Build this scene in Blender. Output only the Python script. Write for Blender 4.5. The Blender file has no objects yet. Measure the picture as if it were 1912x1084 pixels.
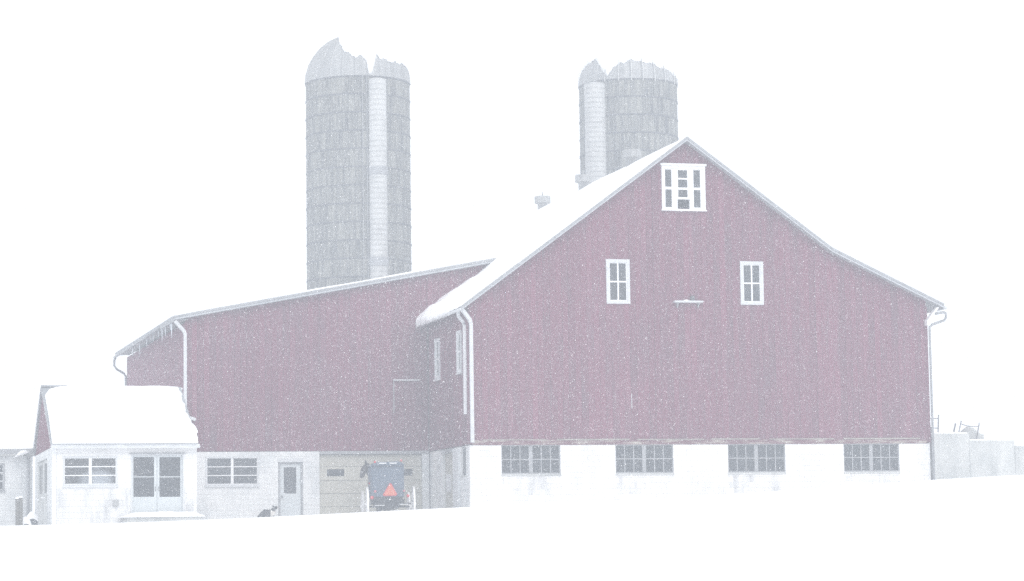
import bpy, bmesh, math, random
import numpy as np
from mathutils import Vector, Matrix
random.seed(7); rng = np.random.default_rng(11)
sc = bpy.context.scene
col = sc.collection

# ------------------------------------------------------------------ camera
FOC, CX, CY = 4700.0, 956.0, 542.0           # focal length and centre, in pixels of the photograph
ROLL = math.atan(.014)
PITCH = math.atan(468 * math.cos(ROLL) / FOC)
R0 = np.array([1., 0, 0]); FW = np.array([0, math.cos(PITCH), math.sin(PITCH)]); U0 = np.array([0, -math.sin(PITCH), math.cos(PITCH)])
RX = math.cos(ROLL) * R0 - math.sin(ROLL) * U0; UP = math.cos(ROLL) * U0 + math.sin(ROLL) * R0
cam_d = bpy.data.cameras.new('camera'); cam = bpy.data.objects.new('camera', cam_d); col.objects.link(cam)
cam_d.sensor_width = 36.0; cam_d.lens = 36.0 * FOC / 1912.0
cam_d.clip_start = .1; cam_d.clip_end = 3000
cam.matrix_world = Matrix(((RX[0], UP[0], -FW[0], 0), (RX[1], UP[1], -FW[1], 0), (RX[2], UP[2], -FW[2], 0), (0, 0, 0, 1)))
sc.camera = cam

# ------------------------------------------------------------------ light: overcast, snowing
SUN_EL, SUN_AZ = math.radians(42), math.radians(158)     # sun behind the cloud, azimuth clockwise from +Y
world = bpy.data.worlds.new('World'); sc.world = world; world.use_nodes = True
nt = world.node_tree; nt.nodes.clear()
sky = nt.nodes.new('ShaderNodeTexSky'); sky.sky_type = 'NISHITA'; sky.sun_disc = False
sky.sun_elevation = SUN_EL; sky.sun_rotation = SUN_AZ; sky.dust_density = 6
scale = nt.nodes.new('ShaderNodeVectorMath'); scale.operation = 'SCALE'; scale.inputs['Scale'].default_value = .10
mixc = nt.nodes.new('ShaderNodeMix'); mixc.data_type = 'RGBA'; mixc.inputs[0].default_value = .93
mixc.inputs[7].default_value = (1.0, 1.0, 1.0, 1)        # closed cloud layer
bg = nt.nodes.new('ShaderNodeBackground'); bg.inputs[1].default_value = 1.06
out = nt.nodes.new('ShaderNodeOutputWorld')
nt.links.new(sky.outputs[0], scale.inputs[0]); nt.links.new(scale.outputs[0], mixc.inputs[6])
nt.links.new(mixc.outputs[2], bg.inputs[0]); nt.links.new(bg.outputs[0], out.inputs[0])
sun_d = bpy.data.lights.new('sun', 'SUN'); sun = bpy.data.objects.new('sun', sun_d); col.objects.link(sun)
sun_d.energy = 1.1; sun_d.angle = math.radians(35); sun_d.color = (1, .98, .95)
sd = Vector((math.sin(SUN_AZ) * math.cos(SUN_EL), math.cos(SUN_AZ) * math.cos(SUN_EL), math.sin(SUN_EL)))
sun.rotation_euler = sd.to_track_quat('Z', 'Y').to_euler()
sun.location = (20, -30, 60)
vs = sc.view_settings; vs.view_transform = 'Standard'; vs.look = 'None'; vs.gamma = 1; vs.exposure = .18; vs.use_curve_mapping = False
cy = sc.cycles; cy.use_denoising = False; cy.max_bounces = 6; cy.diffuse_bounces = 3; cy.glossy_bounces = 2
cy.transparent_max_bounces = 8; cy.volume_bounces = 2; cy.use_adaptive_sampling = True; cy.adaptive_threshold = .01
HAZE_DENSITY = .0042

# ------------------------------------------------------------------ frame of the farm: u along the gable front, v into depth
def ray(x, y): return FW + RX * ((x - CX) / FOC) + UP * ((CY - y) / FOC)
_d = ray(-265, 1027); E2 = np.array([_d[0], _d[1], 0]); E2 /= np.linalg.norm(E2); E1 = np.array([E2[1], -E2[0], 0])
YAW = math.atan2(E1[1], E1[0])
_d = ray(877, 830); ORG = _d * (92 / _d[1]); ORG[2] = 0          # foot of the barn's front left corner
def fp(x, y, v=0.0):                                             # pixel onto a wall facing the road
    d = ray(x, y); p = d * ((ORG @ E2 + v) / (d @ E2)); return float((p - ORG) @ E1), float(p[2])
def sp(x, y, u=0.0):                                             # pixel onto a wall facing left
    d = ray(x, y); p = d * ((ORG @ E1 + u) / (d @ E1)); return float((p - ORG) @ E2), float(p[2])
def wpt(u, v, z): p = ORG + E1 * u + E2 * v; return Vector((p[0], p[1], z))

# ------------------------------------------------------------------ materials
def mat(name, base, rough=.8, var=.0, scale_=3.0, stretch=(1, 1, 1), second=None, rnd=.0, bump=0.0, bscale=20.0, metal=0.0, spec=.3, fac=(.45, .7), coord='Object', world=False):
    m = bpy.data.materials.new(name); m.use_nodes = True
    n = m.node_tree; b = n.nodes['Principled BSDF']
    b.inputs['Roughness'].default_value = rough; b.inputs['Metallic'].default_value = metal
    b.inputs['Specular IOR Level'].default_value = spec
    tc = n.nodes.new('ShaderNodeTexCoord'); mp = n.nodes.new('ShaderNodeMapping'); mp.inputs['Scale'].default_value = stretch
    oi = n.nodes.new('ShaderNodeObjectInfo')
    geo = n.nodes.new('ShaderNodeNewGeometry'); n.links.new(geo.outputs['Position'] if world else tc.outputs[coord], mp.inputs[0])
    off = n.nodes.new('ShaderNodeVectorMath'); off.operation = 'SCALE'; off.inputs[0].default_value = (13.7, 7.3, 21.1)
    n.links.new(oi.outputs['Random'], off.inputs['Scale'])
    if not world: n.links.new(off.outputs[0], mp.inputs['Location'])
    nz = n.nodes.new('ShaderNodeTexNoise'); nz.inputs['Scale'].default_value = scale_; nz.inputs['Detail'].default_value = 6; nz.inputs['Roughness'].default_value = .65
    n.links.new(mp.outputs[0], nz.inputs['Vector'])
    rp = n.nodes.new('ShaderNodeMapRange'); rp.inputs[1].default_value = fac[0]; rp.inputs[2].default_value = fac[1]
    n.links.new(nz.outputs[0], rp.inputs[0])
    mx = n.nodes.new('ShaderNodeMix'); mx.data_type = 'RGBA'
    c2 = second if second else tuple(max(0, c * (1 - var)) for c in base)
    mx.inputs[6].default_value = (*base, 1); mx.inputs[7].default_value = (*c2, 1)
    n.links.new(rp.outputs[0], mx.inputs[0])
    last = mx.outputs[2]
    if rnd:
        hv = n.nodes.new('ShaderNodeHueSaturation'); mr = n.nodes.new('ShaderNodeMapRange')
        mr.inputs[3].default_value = 1 - rnd; mr.inputs[4].default_value = 1 + rnd
        n.links.new(oi.outputs['Random'], mr.inputs[0]); n.links.new(mr.outputs[0], hv.inputs['Value']); n.links.new(last, hv.inputs['Color']); last = hv.outputs[0]
    n.links.new(last, b.inputs['Base Color'])
    if bump:
        n2 = n.nodes.new('ShaderNodeTexNoise'); n2.inputs['Scale'].default_value = bscale; n2.inputs['Detail'].default_value = 4
        n.links.new(mp.outputs[0], n2.inputs['Vector'])
        bp = n.nodes.new('ShaderNodeBump'); bp.inputs['Strength'].default_value = bump; bp.inputs['Distance'].default_value = .05
        n.links.new(n2.outputs[0], bp.inputs['Height']); n.links.new(bp.outputs[0], b.inputs['Normal'])
    return m
M = dict(
    snow=mat('snow', (.93, .935, .95), .9, .015, .8, bump=.25, bscale=3, spec=.1),
    red=mat('red_barn_paint', (.162, .034, .069), .85, .0, 2.2, (1, 1, .18), second=(.122, .046, .07), rnd=.11, bump=.3, bscale=14, spec=.2),
    red_worn=mat('worn_red_sill', (.135, .04, .06), .9, .0, 3.0, (.5, 1, 3), second=(.40, .37, .32), fac=(.47, .66)),
    white=mat('white_paint', (.80, .81, .82), .6, .05, 4.0, bump=.1),
    offwhite=mat('grey_white_paint', (.62, .64, .66), .7, .12, 3.0),
    block=mat('whitewashed_block', (.80, .80, .80), .9, .0, 1.3, (1, 1, .45), second=(.60, .61, .62), rnd=.015, fac=(.50, .82), bump=.15, bscale=30, world=True),
    block_dirty=mat('stained_whitewash', (.74, .75, .75), .9, .0, .9, (1, 1, .5), second=(.47, .50, .52), rnd=.02, fac=(.42, .78), bump=.2, bscale=30, world=True),
    concrete=mat('weathered_concrete', (.56, .57, .56), .95, .0, 1.2, (1, 1, .4), second=(.33, .35, .35), rnd=.05, fac=(.4, .75), bump=.25, bscale=12),
    stave=mat('silo_stave_concrete', (.25, .25, .225), .95, .0, 5.0, (1, 1, .10), second=(.06, .062, .065), rnd=.13, fac=(.36, .66), bump=.3, bscale=14),
    core=mat('dark_joint', (.10, .10, .11), .95, .2),
    galv=mat('galvanised_sheet', (.34, .345, .345), .5, .3, 2.0, (1, 1, .3), rnd=.08, metal=.25, spec=.4),
    chute=mat('pale_chute_metal', (.50, .505, .50), .55, .18, 2.5, (1, 1, .5), rnd=.05, spec=.4),
    trimlight=mat('pale_grey_trim', (.46, .48, .51), .7, .2, 3.0),
    weathered=mat('weathered_strip', (.34, .32, .28), .9, .4, 3.0, (.6, 1, 1)),
    block_stain=mat('stained_block', (.76, .76, .76), .9, .0, 2.0, (1, 1, .25), second=(.38, .39, .40), rnd=.02, fac=(.46, .78), bump=.2, bscale=30, world=True),
    trim=mat('grey_trim', (.32, .33, .345), .7, .25, 3.0),
    roof=mat('grey_metal_roof', (.30, .32, .34), .5, .2, 1.0, metal=.3),
    glass=mat('dark_window_glass', (.020, .024, .030), .12, .3, 3.0, rnd=.2, spec=.5),
    dark=mat('dark_void', (.012, .012, .014), .9, .1),
    beige=mat('beige_door_panel', (.44, .43, .375), .8, .12, 4.0, rnd=.05, bump=.1),
    doorgrey=mat('grey_white_door', (.57, .61, .63), .6, .08, 2.0),
    wood=mat('weathered_post_wood', (.17, .165, .15), .95, .4, 6.0, (3, 3, .4), bump=.4, bscale=18),
    stone=mat('dark_stone', (.12, .13, .14), .9, .4, 6.0, bump=.5),
    buggy=mat('buggy_grey_blue', (.085, .115, .16), .75, .15, 6.0, bump=.15),
    buggy_dark=mat('buggy_black', (.022, .024, .030), .5, .3, 6.0),
    wheel=mat('wheel_white', (.80, .80, .80), .5, .05, 5.0),
    orange=mat('fluorescent_orange', (.58, .14, .08), .5, .05, 5.0),
    redlamp=mat('red_lens', (.52, .03, .045), .25, .05, 5.0),
    pinklamp=mat('faded_red_lens', (.45, .12, .16), .4, .05, 5.0),
    horse=mat('dark_bay_coat', (.028, .024, .024), .7, .4, 8.0),
    ice=mat('ice', (.72, .78, .84), .15, .1, 4.0, spec=.6),
    steel=mat('galvanised_pipe', (.20, .20, .22), .5, .2, 5.0, metal=.4),
    tank=mat('tank_steel', (.72, .73, .75), .5, .1, 2.0),
)
def make_glass():
    m = bpy.data.materials.new('clear_window_glass'); m.use_nodes = True; n = m.node_tree; n.nodes.clear()
    o = n.nodes.new('ShaderNodeOutputMaterial'); t = n.nodes.new('ShaderNodeBsdfTransparent'); g = n.nodes.new('ShaderNodeBsdfGlossy')
    t.inputs[0].default_value = (.86, .88, .90, 1); g.inputs[1].default_value = .05; x = n.nodes.new('ShaderNodeMixShader'); x.inputs[0].default_value = .06
    n.links.new(t.outputs[0], x.inputs[1]); n.links.new(g.outputs[0], x.inputs[2]); n.links.new(x.outputs[0], o.inputs[0]); return m
M['clear'] = make_glass()
def make_dog_mat():
    m = mat('collie_coat', (.03, .03, .034), .8, .3, 9.0); n = m.node_tree; b = n.nodes['Principled BSDF']
    src = b.inputs['Base Color'].links[0].from_socket
    tc = n.nodes.new('ShaderNodeTexCoord'); sx = n.nodes.new('ShaderNodeSeparateXYZ'); n.links.new(tc.outputs['Object'], sx.inputs[0])
    # white bib: the front of the chest and the forelegs
    a = n.nodes.new('ShaderNodeMapRange'); a.inputs[1].default_value = .10; a.inputs[2].default_value = .17; n.links.new(sx.outputs[0], a.inputs[0])
    c = n.nodes.new('ShaderNodeMapRange'); c.inputs[1].default_value = .66; c.inputs[2].default_value = .61; n.links.new(sx.outputs[2], c.inputs[0])
    mu = n.nodes.new('ShaderNodeMath'); mu.operation = 'MULTIPLY'; n.links.new(a.outputs[0], mu.inputs[0]); n.links.new(c.outputs[0], mu.inputs[1])
    # white muzzle
    a2 = n.nodes.new('ShaderNodeMapRange'); a2.inputs[1].default_value = .40; a2.inputs[2].default_value = .43; n.links.new(sx.outputs[0], a2.inputs[0])
    ad = n.nodes.new('ShaderNodeMath'); ad.operation = 'MAXIMUM'; n.links.new(mu.outputs[0], ad.inputs[0]); n.links.new(a2.outputs[0], ad.inputs[1])
    mx = n.nodes.new('ShaderNodeMix'); mx.data_type = 'RGBA'; mx.inputs[7].default_value = (.72, .70, .66, 1)
    n.links.new(src, mx.inputs[6]); n.links.new(ad.outputs[0], mx.inputs[0]); n.links.new(mx.outputs[2], b.inputs['Base Color']); return m
M['dog'] = make_dog_mat()

# ------------------------------------------------------------------ mesh helpers
class Root:
    """a thing: an Empty at its base; parts are given in farm coordinates (u, v, z)"""
    def __init__(s, name, u, v, z, label, cat, group=None):
        s.b = (u, v, z); o = bpy.data.objects.new(name, None); col.objects.link(o); s.o = o
        o.location = wpt(u, v, z); o.rotation_euler = (0, 0, YAW); o.empty_display_size = .3
        o['label'] = label; o['category'] = cat
        if group: o['group'] = group
def link(name, me, parent, loc=(0, 0, 0), rot=None):
    o = bpy.data.objects.new(name, me); col.objects.link(o); o.parent = parent.o if isinstance(parent, Root) else parent; o.location = loc
    if rot: o.rotation_euler = rot
    return o
class MB:
    def __init__(s, root=None): s.v = []; s.f = []; s.b = root.b if root else (0, 0, 0); s.root = root
    def add(s, vs_, fs):
        n = len(s.v); s.v += [(a - s.b[0], b - s.b[1], c - s.b[2]) for a, b, c in vs_]; s.f += [tuple(i + n for i in f) for f in fs]; return s
    def box(s, a0, a1, b0, b1, c0, c1):
        return s.add([(a0, b0, c0), (a1, b0, c0), (a1, b1, c0), (a0, b1, c0), (a0, b0, c1), (a1, b0, c1), (a1, b1, c1), (a0, b1, c1)],
                     [(0, 3, 2, 1), (4, 5, 6, 7), (0, 1, 5, 4), (1, 2, 6, 5), (2, 3, 7, 6), (3, 0, 4, 7)])
    def hexa(s, p): return s.add(p, [(0, 3, 2, 1), (4, 5, 6, 7), (0, 1, 5, 4), (1, 2, 6, 5), (2, 3, 7, 6), (3, 0, 4, 7)])
    def extr(s, poly, d):     # polygon (3-D points) pushed along d
        n = len(poly); q = [tuple(a + b for a, b in zip(p, d)) for p in poly]
        return s.add(list(poly) + q, [tuple(range(n))[::-1], tuple(range(n, 2 * n))] + [(i, (i + 1) % n, n + (i + 1) % n, n + i) for i in range(n)])
    def tube(s, pts, r, seg=8, square=False):
        pts = [Vector(p) for p in pts]; rs = r if isinstance(r, (list, tuple)) else [r] * len(pts); V = []; Fc = []
        if square: seg = 4
        for i, p in enumerate(pts):
            t = ((pts[min(i + 1, len(pts) - 1)] - p).normalized() + (p - pts[max(i - 1, 0)]).normalized()).normalized()
            up = Vector((0, 0, 1)) if abs(t.z) < .9 else Vector((0, 1, 0))
            a = t.cross(up).normalized(); b = t.cross(a)
            for k in range(seg):
                w = 2 * math.pi * k / seg + (math.pi / 4 if square else 0); V.append(tuple(p + a * rs[i] * math.cos(w) + b * rs[i] * math.sin(w)))
        for i in range(len(pts) - 1):
            for k in range(seg): Fc.append((i * seg + k, i * seg + (k + 1) % seg, (i + 1) * seg + (k + 1) % seg, (i + 1) * seg + k))
        Fc.append(tuple(range(seg))[::-1]); Fc.append(tuple(range((len(pts) - 1) * seg, len(pts) * seg)))
        return s.add(V, Fc)
    def lathe(s, prof, cx=0, cy_=0, seg=24, a0=0, a1=2 * math.pi):
        full = abs(a1 - a0 - 2 * math.pi) < 1e-6; n = seg if full else seg + 1; V = []; Fc = []
        for r, z in prof:
            for k in range(n): w = a0 + (a1 - a0) * k / seg; V.append((cx + r * math.cos(w), cy_ + r * math.sin(w), z))
        for i in range(len(prof) - 1):
            for k in range(seg): Fc.append((i * n + k, i * n + (k + 1) % n, (i + 1) * n + (k + 1) % n, (i + 1) * n + k))
        return s.add(V, Fc)
    def mesh(s, name, m, smooth=False, fix=True):
        me = bpy.data.meshes.new(name); me.from_pydata(s.v, [], s.f)
        if fix:
            bm = bmesh.new(); bm.from_mesh(me); bmesh.ops.recalc_face_normals(bm, faces=bm.faces); bm.to_mesh(me); bm.free()
        me.materials.append(M[m]); 
        if smooth: me.polygons.foreach_set('use_smooth', [True] * len(me.polygons))
        return me
    def build(s, name, m, parent=None, smooth=False, fix=True, bevel=0):
        o = link(name, s.mesh(name, m, smooth, fix), parent if parent is not None else s.root)
        if bevel:
            b = o.modifiers.new('bevel', 'BEVEL'); b.width = bevel; b.segments = 2; b.limit_method = 'ANGLE'
        return o
class Wall:
    """a wall plane: 'F' faces the road (a = u), 'S' faces left (a = v); n is outward"""
    def __init__(s, kind, c): s.k = kind; s.c = c
    def p(s, a, b, n): return (a, s.c - n, b) if s.k == 'F' else (s.c - n, a, b)
    def px(s, x, y): return fp(x, y, s.c) if s.k == 'F' else sp(x, y, s.c)
    def rect(s, x0, y0, x1, y1):
        a, b = s.px(x0, y0); c, d = s.px(x1, y1); return (min(a, c), max(a, c), min(b, d), max(b, d))
def slab(mb, pl, outer, holes, n0, n1):
    """outer rectangle minus holes, between depths n0 and n1, one closed shell"""
    A = sorted({outer[0], outer[1], *[min(max(h[i], outer[0]), outer[1]) for h in holes for i in (0, 1)]})
    B = sorted({outer[2], outer[3], *[min(max(h[i], outer[2]), outer[3]) for h in holes for i in (2, 3)]})
    na, nb = len(A) - 1, len(B) - 1
    S = [[not any(h[0] < (A[i] + A[i + 1]) / 2 < h[1] and h[2] < (B[j] + B[j + 1]) / 2 < h[3] for h in holes) for j in range(nb)] for i in range(na)]
    solid = lambda i, j: 0 <= i < na and 0 <= j < nb and S[i][j]
    for i in range(na):
        for j in range(nb):
            if not S[i][j]: continue
            a0, a1, b0, b1 = A[i], A[i + 1], B[j], B[j + 1]; P = pl.p
            mb.add([P(a0, b0, n1), P(a1, b0, n1), P(a1, b1, n1), P(a0, b1, n1)], [(0, 1, 2, 3)])
            mb.add([P(a0, b0, n0), P(a1, b0, n0), P(a1, b1, n0), P(a0, b1, n0)], [(3, 2, 1, 0)])
            for di, dj, q in ((-1, 0, ((a0, b0), (a0, b1))), (1, 0, ((a1, b0), (a1, b1))), (0, -1, ((a0, b0), (a1, b0))), (0, 1, ((a0, b1), (a1, b1)))):
                if not solid(i + di, j + dj):
                    (qa, qb), (ra, rb) = q; mb.add([P(qa, qb, n0), P(ra, rb, n0), P(ra, rb, n1), P(qa, qb, n1)], [(0, 1, 2, 3)])
    return mb
def grid(outer, cols, rows, gap, mid=None):
    """pane rectangles of a regular sash; mid = extra width of the middle mullion"""
    a0, a1, b0, b1 = outer; out_ = []
    extra = mid or 0
    w = (a1 - a0 - gap * (cols - 1) - extra) / cols; h = (b1 - b0 - gap * (rows - 1)) / rows
    for i in range(cols):
        x = a0 + i * (w + gap) + (extra if mid and i >= cols / 2 else 0)
        for j in range(rows): out_.append((x, x + w, b0 + j * (h + gap), b0 + j * (h + gap) + h))
    return out_
def window(root, pl, outer, inner, panes, cm='offwhite', sm='white', glass='glass', proud=.045, name='window', label=None, sill=True, clip=None):
    mb = slab(MB(root), pl, outer, [inner], -.06, proud); w = mb.build(name, cm)
    if label: w['label'] = label
    slab(MB(root), pl, inner, panes, -.05, proud - .025).build('sash', sm, w)
    for q in panes:
        if clip and clip(q): continue
        e = .006; mb = MB(root); slab(mb, pl, (q[0] - e, q[1] + e, q[2] - e, q[3] + e), [], -.035, -.027); mb.build('pane', glass, w)
    if sill:
        mb = MB(root); slab(mb, pl, (outer[0] - .03, outer[1] + .03, outer[2] - .055, outer[2] - .003), [], -.02, proud + .04); mb.build('sill', cm, w)
    return w
_bc = {}
def block_wall(root, pl, outer, holes, m, zmin, bw=.406, bh=.203, seed=1, name='block', stain=None):
    """painted blocks, each its own object, in front of a recessed mortar bed"""
    r = random.Random(seed); parent = slab(MB(root), pl, outer, holes, -.20, -.009).build('mortar_bed', m); m0 = m
    top = outer[3]; k = 0; z1 = top
    while z1 > outer[2] + .02:
        z0 = max(z1 - bh, outer[2]); a = outer[0] - (bw / 2 if k % 2 else 0)
        while a < outer[1] - .01:
            q = (max(a, outer[0]) + .0025, min(a + bw, outer[1]) - .0025, z0 + .0025, z1 - .0025); a += bw
            zl = zmin(q[0]) if callable(zmin) else zmin
            if q[1] - q[0] < .03 or q[3] < zl: continue
            hs = [h for h in holes if h[0] < q[1] and h[1] > q[0] and h[2] < q[3] and h[3] > q[2]]
            # clip against openings (left/right/below cuts)
            rects = [q]
            for h in hs:
                nr = []
                for t in rects:
                    if not (h[0] < t[1] and h[1] > t[0] and h[2] < t[3] and h[3] > t[2]): nr.append(t); continue
                    if t[0] < h[0]: nr.append((t[0], h[0], t[2], t[3]))
                    if t[1] > h[1]: nr.append((h[1], t[1], t[2], t[3]))
                    mid = (max(t[0], h[0]), min(t[1], h[1]))
                    if t[2] < h[2]: nr.append((*mid, t[2], h[2]))
                    if t[3] > h[3]: nr.append((*mid, h[3], t[3]))
                rects = [t for t in nr if t[1] - t[0] > .02 and t[3] - t[2] > .02]
            for t in rects:
                m = 'block_stain' if stain and stain((t[0] + t[1]) / 2, (t[2] + t[3]) / 2, r) else m0
                w, h = round(t[1] - t[0], 3), round(t[3] - t[2], 3); key = (pl.k, w, h, m)
                if key not in _bc:
                    mb = MB(); c = .003; x0, x1, y0, y1 = -w / 2, w / 2, -h / 2, h / 2
                    pr = lambda a_, b_, n_: (a_, -n_, b_) if pl.k == 'F' else (-n_, a_, b_)
                    o4 = lambda e, n_: [pr(x0 + e, y0 + e, n_), pr(x1 - e, y0 + e, n_), pr(x1 - e, y1 - e, n_), pr(x0 + e, y1 - e, n_)]
                    mb.add(o4(0, -.02) + o4(0, -c) + o4(c, 0), [(8, 9, 10, 11)] + [(i, (i + 1) % 4, 4 + (i + 1) % 4, 4 + i) for i in range(4)] + [(4 + i, 4 + (i + 1) % 4, 8 + (i + 1) % 4, 8 + i) for i in range(4)] + [(3, 2, 1, 0)])
                    _bc[key] = mb.mesh(name, m)
                p = pl.p((t[0] + t[1]) / 2, (t[2] + t[3]) / 2, r.uniform(-.0025, .0025))
                link(name, _bc[key], parent, tuple(p[i] - root.b[i] for i in range(3)))
        z1 -= bh; k += 1
    return parent
def boards(root, pl, a0, a1, zb, zt, holes, m='red', w=.238, seed=3, name='board', th=.028):
    """vertical boards, each its own object; zb, zt give bottom and top along the wall"""
    r = random.Random(seed); n = max(1, round((a1 - a0) / w)); w = (a1 - a0) / n
    for i in range(n):
        g = r.uniform(.002, .006); l, rr = a0 + i * w + g, a0 + (i + 1) * w - g; off = r.uniform(-.006, .006)
        cuts = sorted({l, rr, *[h[k] for h in holes for k in (0, 1) if l < h[k] < rr]}); mb = MB(root)
        for x0, x1 in zip(cuts, cuts[1:]):
            hs = sorted([h for h in holes if h[0] < (x0 + x1) / 2 < h[1]], key=lambda h: h[2])
            lo = [(zb(x0), zb(x1))]; hi = []
            for h in hs: hi.append((h[2], h[2])); lo.append((h[3], h[3]))
            hi.append((zt(x0), zt(x1)))
            for (p0, p1), (q0, q1) in zip(lo, hi):
                if max(q0 - p0, q1 - p1) < .01: continue
                q0 = max(q0, p0 + .001); q1 = max(q1, p1 + .001)
                if len(cuts) == 2 and mb.f: mb.build(name, m); mb = MB(root)
                P = pl.p; mb.hexa([P(x0, p0, off), P(x1, p1, off), P(x1, p1, off - th), P(x0, p0, off - th), P(x0, q0, off), P(x1, q1, off), P(x1, q1, off - th), P(x0, q0, off - th)])
        if mb.f: mb.build(name, m)
def snow_sheet(root, fn, ns, nt_, name='snow_cover', parent=None, lump=.03, seed=0, mtl='snow'):
    """closed snow layer; fn(s, t) -> (bottom point, thickness), s and t in 0..1"""
    r = np.random.default_rng(seed); V = []; Fc = []; N = (ns + 1) * (nt_ + 1)
    B = []; T = []
    ph = r.uniform(0, 6.28, 8)
    for i in range(ns + 1):
        for j in range(nt_ + 1):
            s_, t_ = i / ns, j / nt_; b, h = fn(s_, t_)
            wv = lump * (math.sin(9 * s_ + ph[0] + 4 * t_) + math.sin(23 * t_ + ph[1] + 5 * s_) * .7 + math.sin(37 * t_ - 13 * s_ + ph[2]) * .5 + math.sin(61 * t_ + 31 * s_ + ph[3]) * .35)
            B.append(b); T.append((b[0], b[1], b[2] + max(.01, h + (wv if h > .05 else 0))))
    ix = lambda i, j: i * (nt_ + 1) + j
    for i in range(ns):
        for j in range(nt_):
            Fc.append((ix(i, j), ix(i + 1, j), ix(i + 1, j + 1), ix(i, j + 1))); Fc.append((N + ix(i, j), N + ix(i, j + 1), N + ix(i + 1, j + 1), N + ix(i + 1, j)))
    edge = [ix(i, 0) for i in range(ns + 1)] + [ix(ns, j) for j in range(1, nt_ + 1)] + [ix(i, nt_) for i in range(ns - 1, -1, -1)] + [ix(0, j) for j in range(nt_ - 1, 0, -1)]
    for a, b in zip(edge, edge[1:] + edge[:1]): Fc.append((a, b, N + b, N + a))
    mb = MB(root); mb.add(T + B, Fc); o = mb.build(name, mtl, parent, smooth=True); o['kind'] = 'stuff'; return o
def skin(name, m, verts, edges, root_i, parent, sub=2, smooth=True):
    me = bpy.data.meshes.new(name); me.from_pydata([v[:3] for v in verts], edges, []); me.materials.append(M[m])
    o = link(name, me, parent); md = o.modifiers.new('skin', 'SKIN'); md.use_smooth_shade = True
    lay = me.skin_vertices[0] if me.skin_vertices else None
    if lay is None:
        bm = bmesh.new(); bm.from_mesh(me); bm.verts.layers.skin.verify(); bm.to_mesh(me); bm.free(); lay = me.skin_vertices[0]
    for i, v in enumerate(verts):
        rr = v[3]; lay.data[i].radius = rr if isinstance(rr, tuple) else (rr, rr); lay.data[i].use_root = i == root_i
    s_ = o.modifiers.new('sub', 'SUBSURF'); s_.levels = sub; s_.render_levels = sub
    return o

# ------------------------------------------------------------------ ground
CREST_Y = 82.0
_cx = np.array([-60, -16.72, -10.63, -6.34, -1.47, 6.18, 11.64, 13.47, 16.55, 60]); _cz = np.array([.45, .72, .80, .95, 1.13, 1.37, 1.68, 1.80, 1.93, 2.9])
def crest(x):
    k = np.array([-2.4, -1.2, 0, 1.2, 2.4]); return float(np.mean(np.interp(x + k, _cx, _cz)))
def yard(x): return crest(x * .89) * 1.13 - .36
def yard_uv(u, v): p = wpt(u, v, 0); return yard(p.x)
def gz(x, y):
    c = crest(x); n = .03 * math.sin(.23 * x + .11 * y) + .02 * math.sin(.61 * x - .37 * y + 1)
    if y <= CREST_Y:
        t = max(0.0, y / CREST_Y); s_ = t ** 1.35; return -1.75 + (c + 1.75) * s_ + n * (1 - t) * 1.5
    t = min(1, (y - CREST_Y) / 7); e = t * t * (3 - 2 * t)
    return c * (1 - e) + yard(x) * e + n * .6 * e
xs = np.unique(np.concatenate([np.linspace(-140, -40, 9), np.linspace(-40, 40, 161), np.linspace(40, 140, 9)]))
ys = np.unique(np.concatenate([np.linspace(-40, 40, 28), np.linspace(40, 76, 40), np.linspace(76, 100, 73), np.linspace(100, 240, 22)]))
gv = [(x, y, gz(x, y)) for y in ys for x in xs]; nx = len(xs)
gm = bpy.data.meshes.new('ground'); gm.from_pydata(gv, [], [(j * nx + i, j * nx + i + 1, (j + 1) * nx + i + 1, (j + 1) * nx + i) for j in range(len(ys) - 1) for i in range(nx - 1)])
gm.materials.append(M['snow']); gm.polygons.foreach_set('use_smooth', [True] * len(gm.polygons))
ground = bpy.data.objects.new('ground', gm); col.objects.link(ground); ground['kind'] = 'structure'; ground['label'] = 'smooth snow field rising to the farmyard'; ground['category'] = 'ground'

# ------------------------------------------------------------------ main barn
WB, SILL = 18.13, 3.52                       # width of the gable front, level where siding meets masonry
BD = 25.0                                    # depth of the barn
RO = [(-.33, 8.565), (8.48, 15.06), (14.22, 10.93), (18.74, 8.84)]        # top line of the roof
def roof_z(u):
    for (a, b), (c, d) in zip(RO, RO[1:]):
        if u <= c: return b + (d - b) * (u - a) / (c - a)
    return RO[-1][1]
barn = Root('barn', 0, 0, yard_uv(4, 0) - .4, 'large dark red gabled barn on a white block ground floor with four wide windows', 'barn')
F0, S0 = Wall('F', 0), Wall('S', 0)
def rectF(w, x0, y0, x1, y1): return w.rect(x0, y0, x1, y1)
gw = []
for (x0, y0, x1, y1) in ((1131, 483.5, 1176.5, 567), (1381, 487.5, 1426, 569)):
    gw.append(F0.rect(x0, y0, x1, y1))
loft = F0.rect(1234, 307.5, 1317, 392)
barn_holes = [(q[0] + .04, q[1] - .04, q[2] + .04, q[3] - .04) for q in gw + [loft]]
boards(barn, F0, .005, WB - .005, lambda a: SILL + .05, lambda a: roof_z(a) - .14, barn_holes, seed=5)
sw = [S0.rect(863, 614.5, 855, 697.5), S0.rect(822.5, 630, 813.5, 709.5)]
sw = [(1.0, 1.72, 6.25, 7.82), (4.62, 5.42, 6.25, 7.82)]
boards(barn, S0, .03, 6.65, lambda a: SILL + .02, lambda a: 8.62, [(q[0] + .04, q[1] - .04, q[2] + .04, q[3] - .04) for q in sw], seed=6)
MB(barn).box(-.0, .03, 6.72, BD, SILL, 8.7).build('side_wall', 'red'); MB(barn).box(WB - .03, WB, .05, BD, SILL - .1, 8.95).build('side_wall', 'red')
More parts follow.
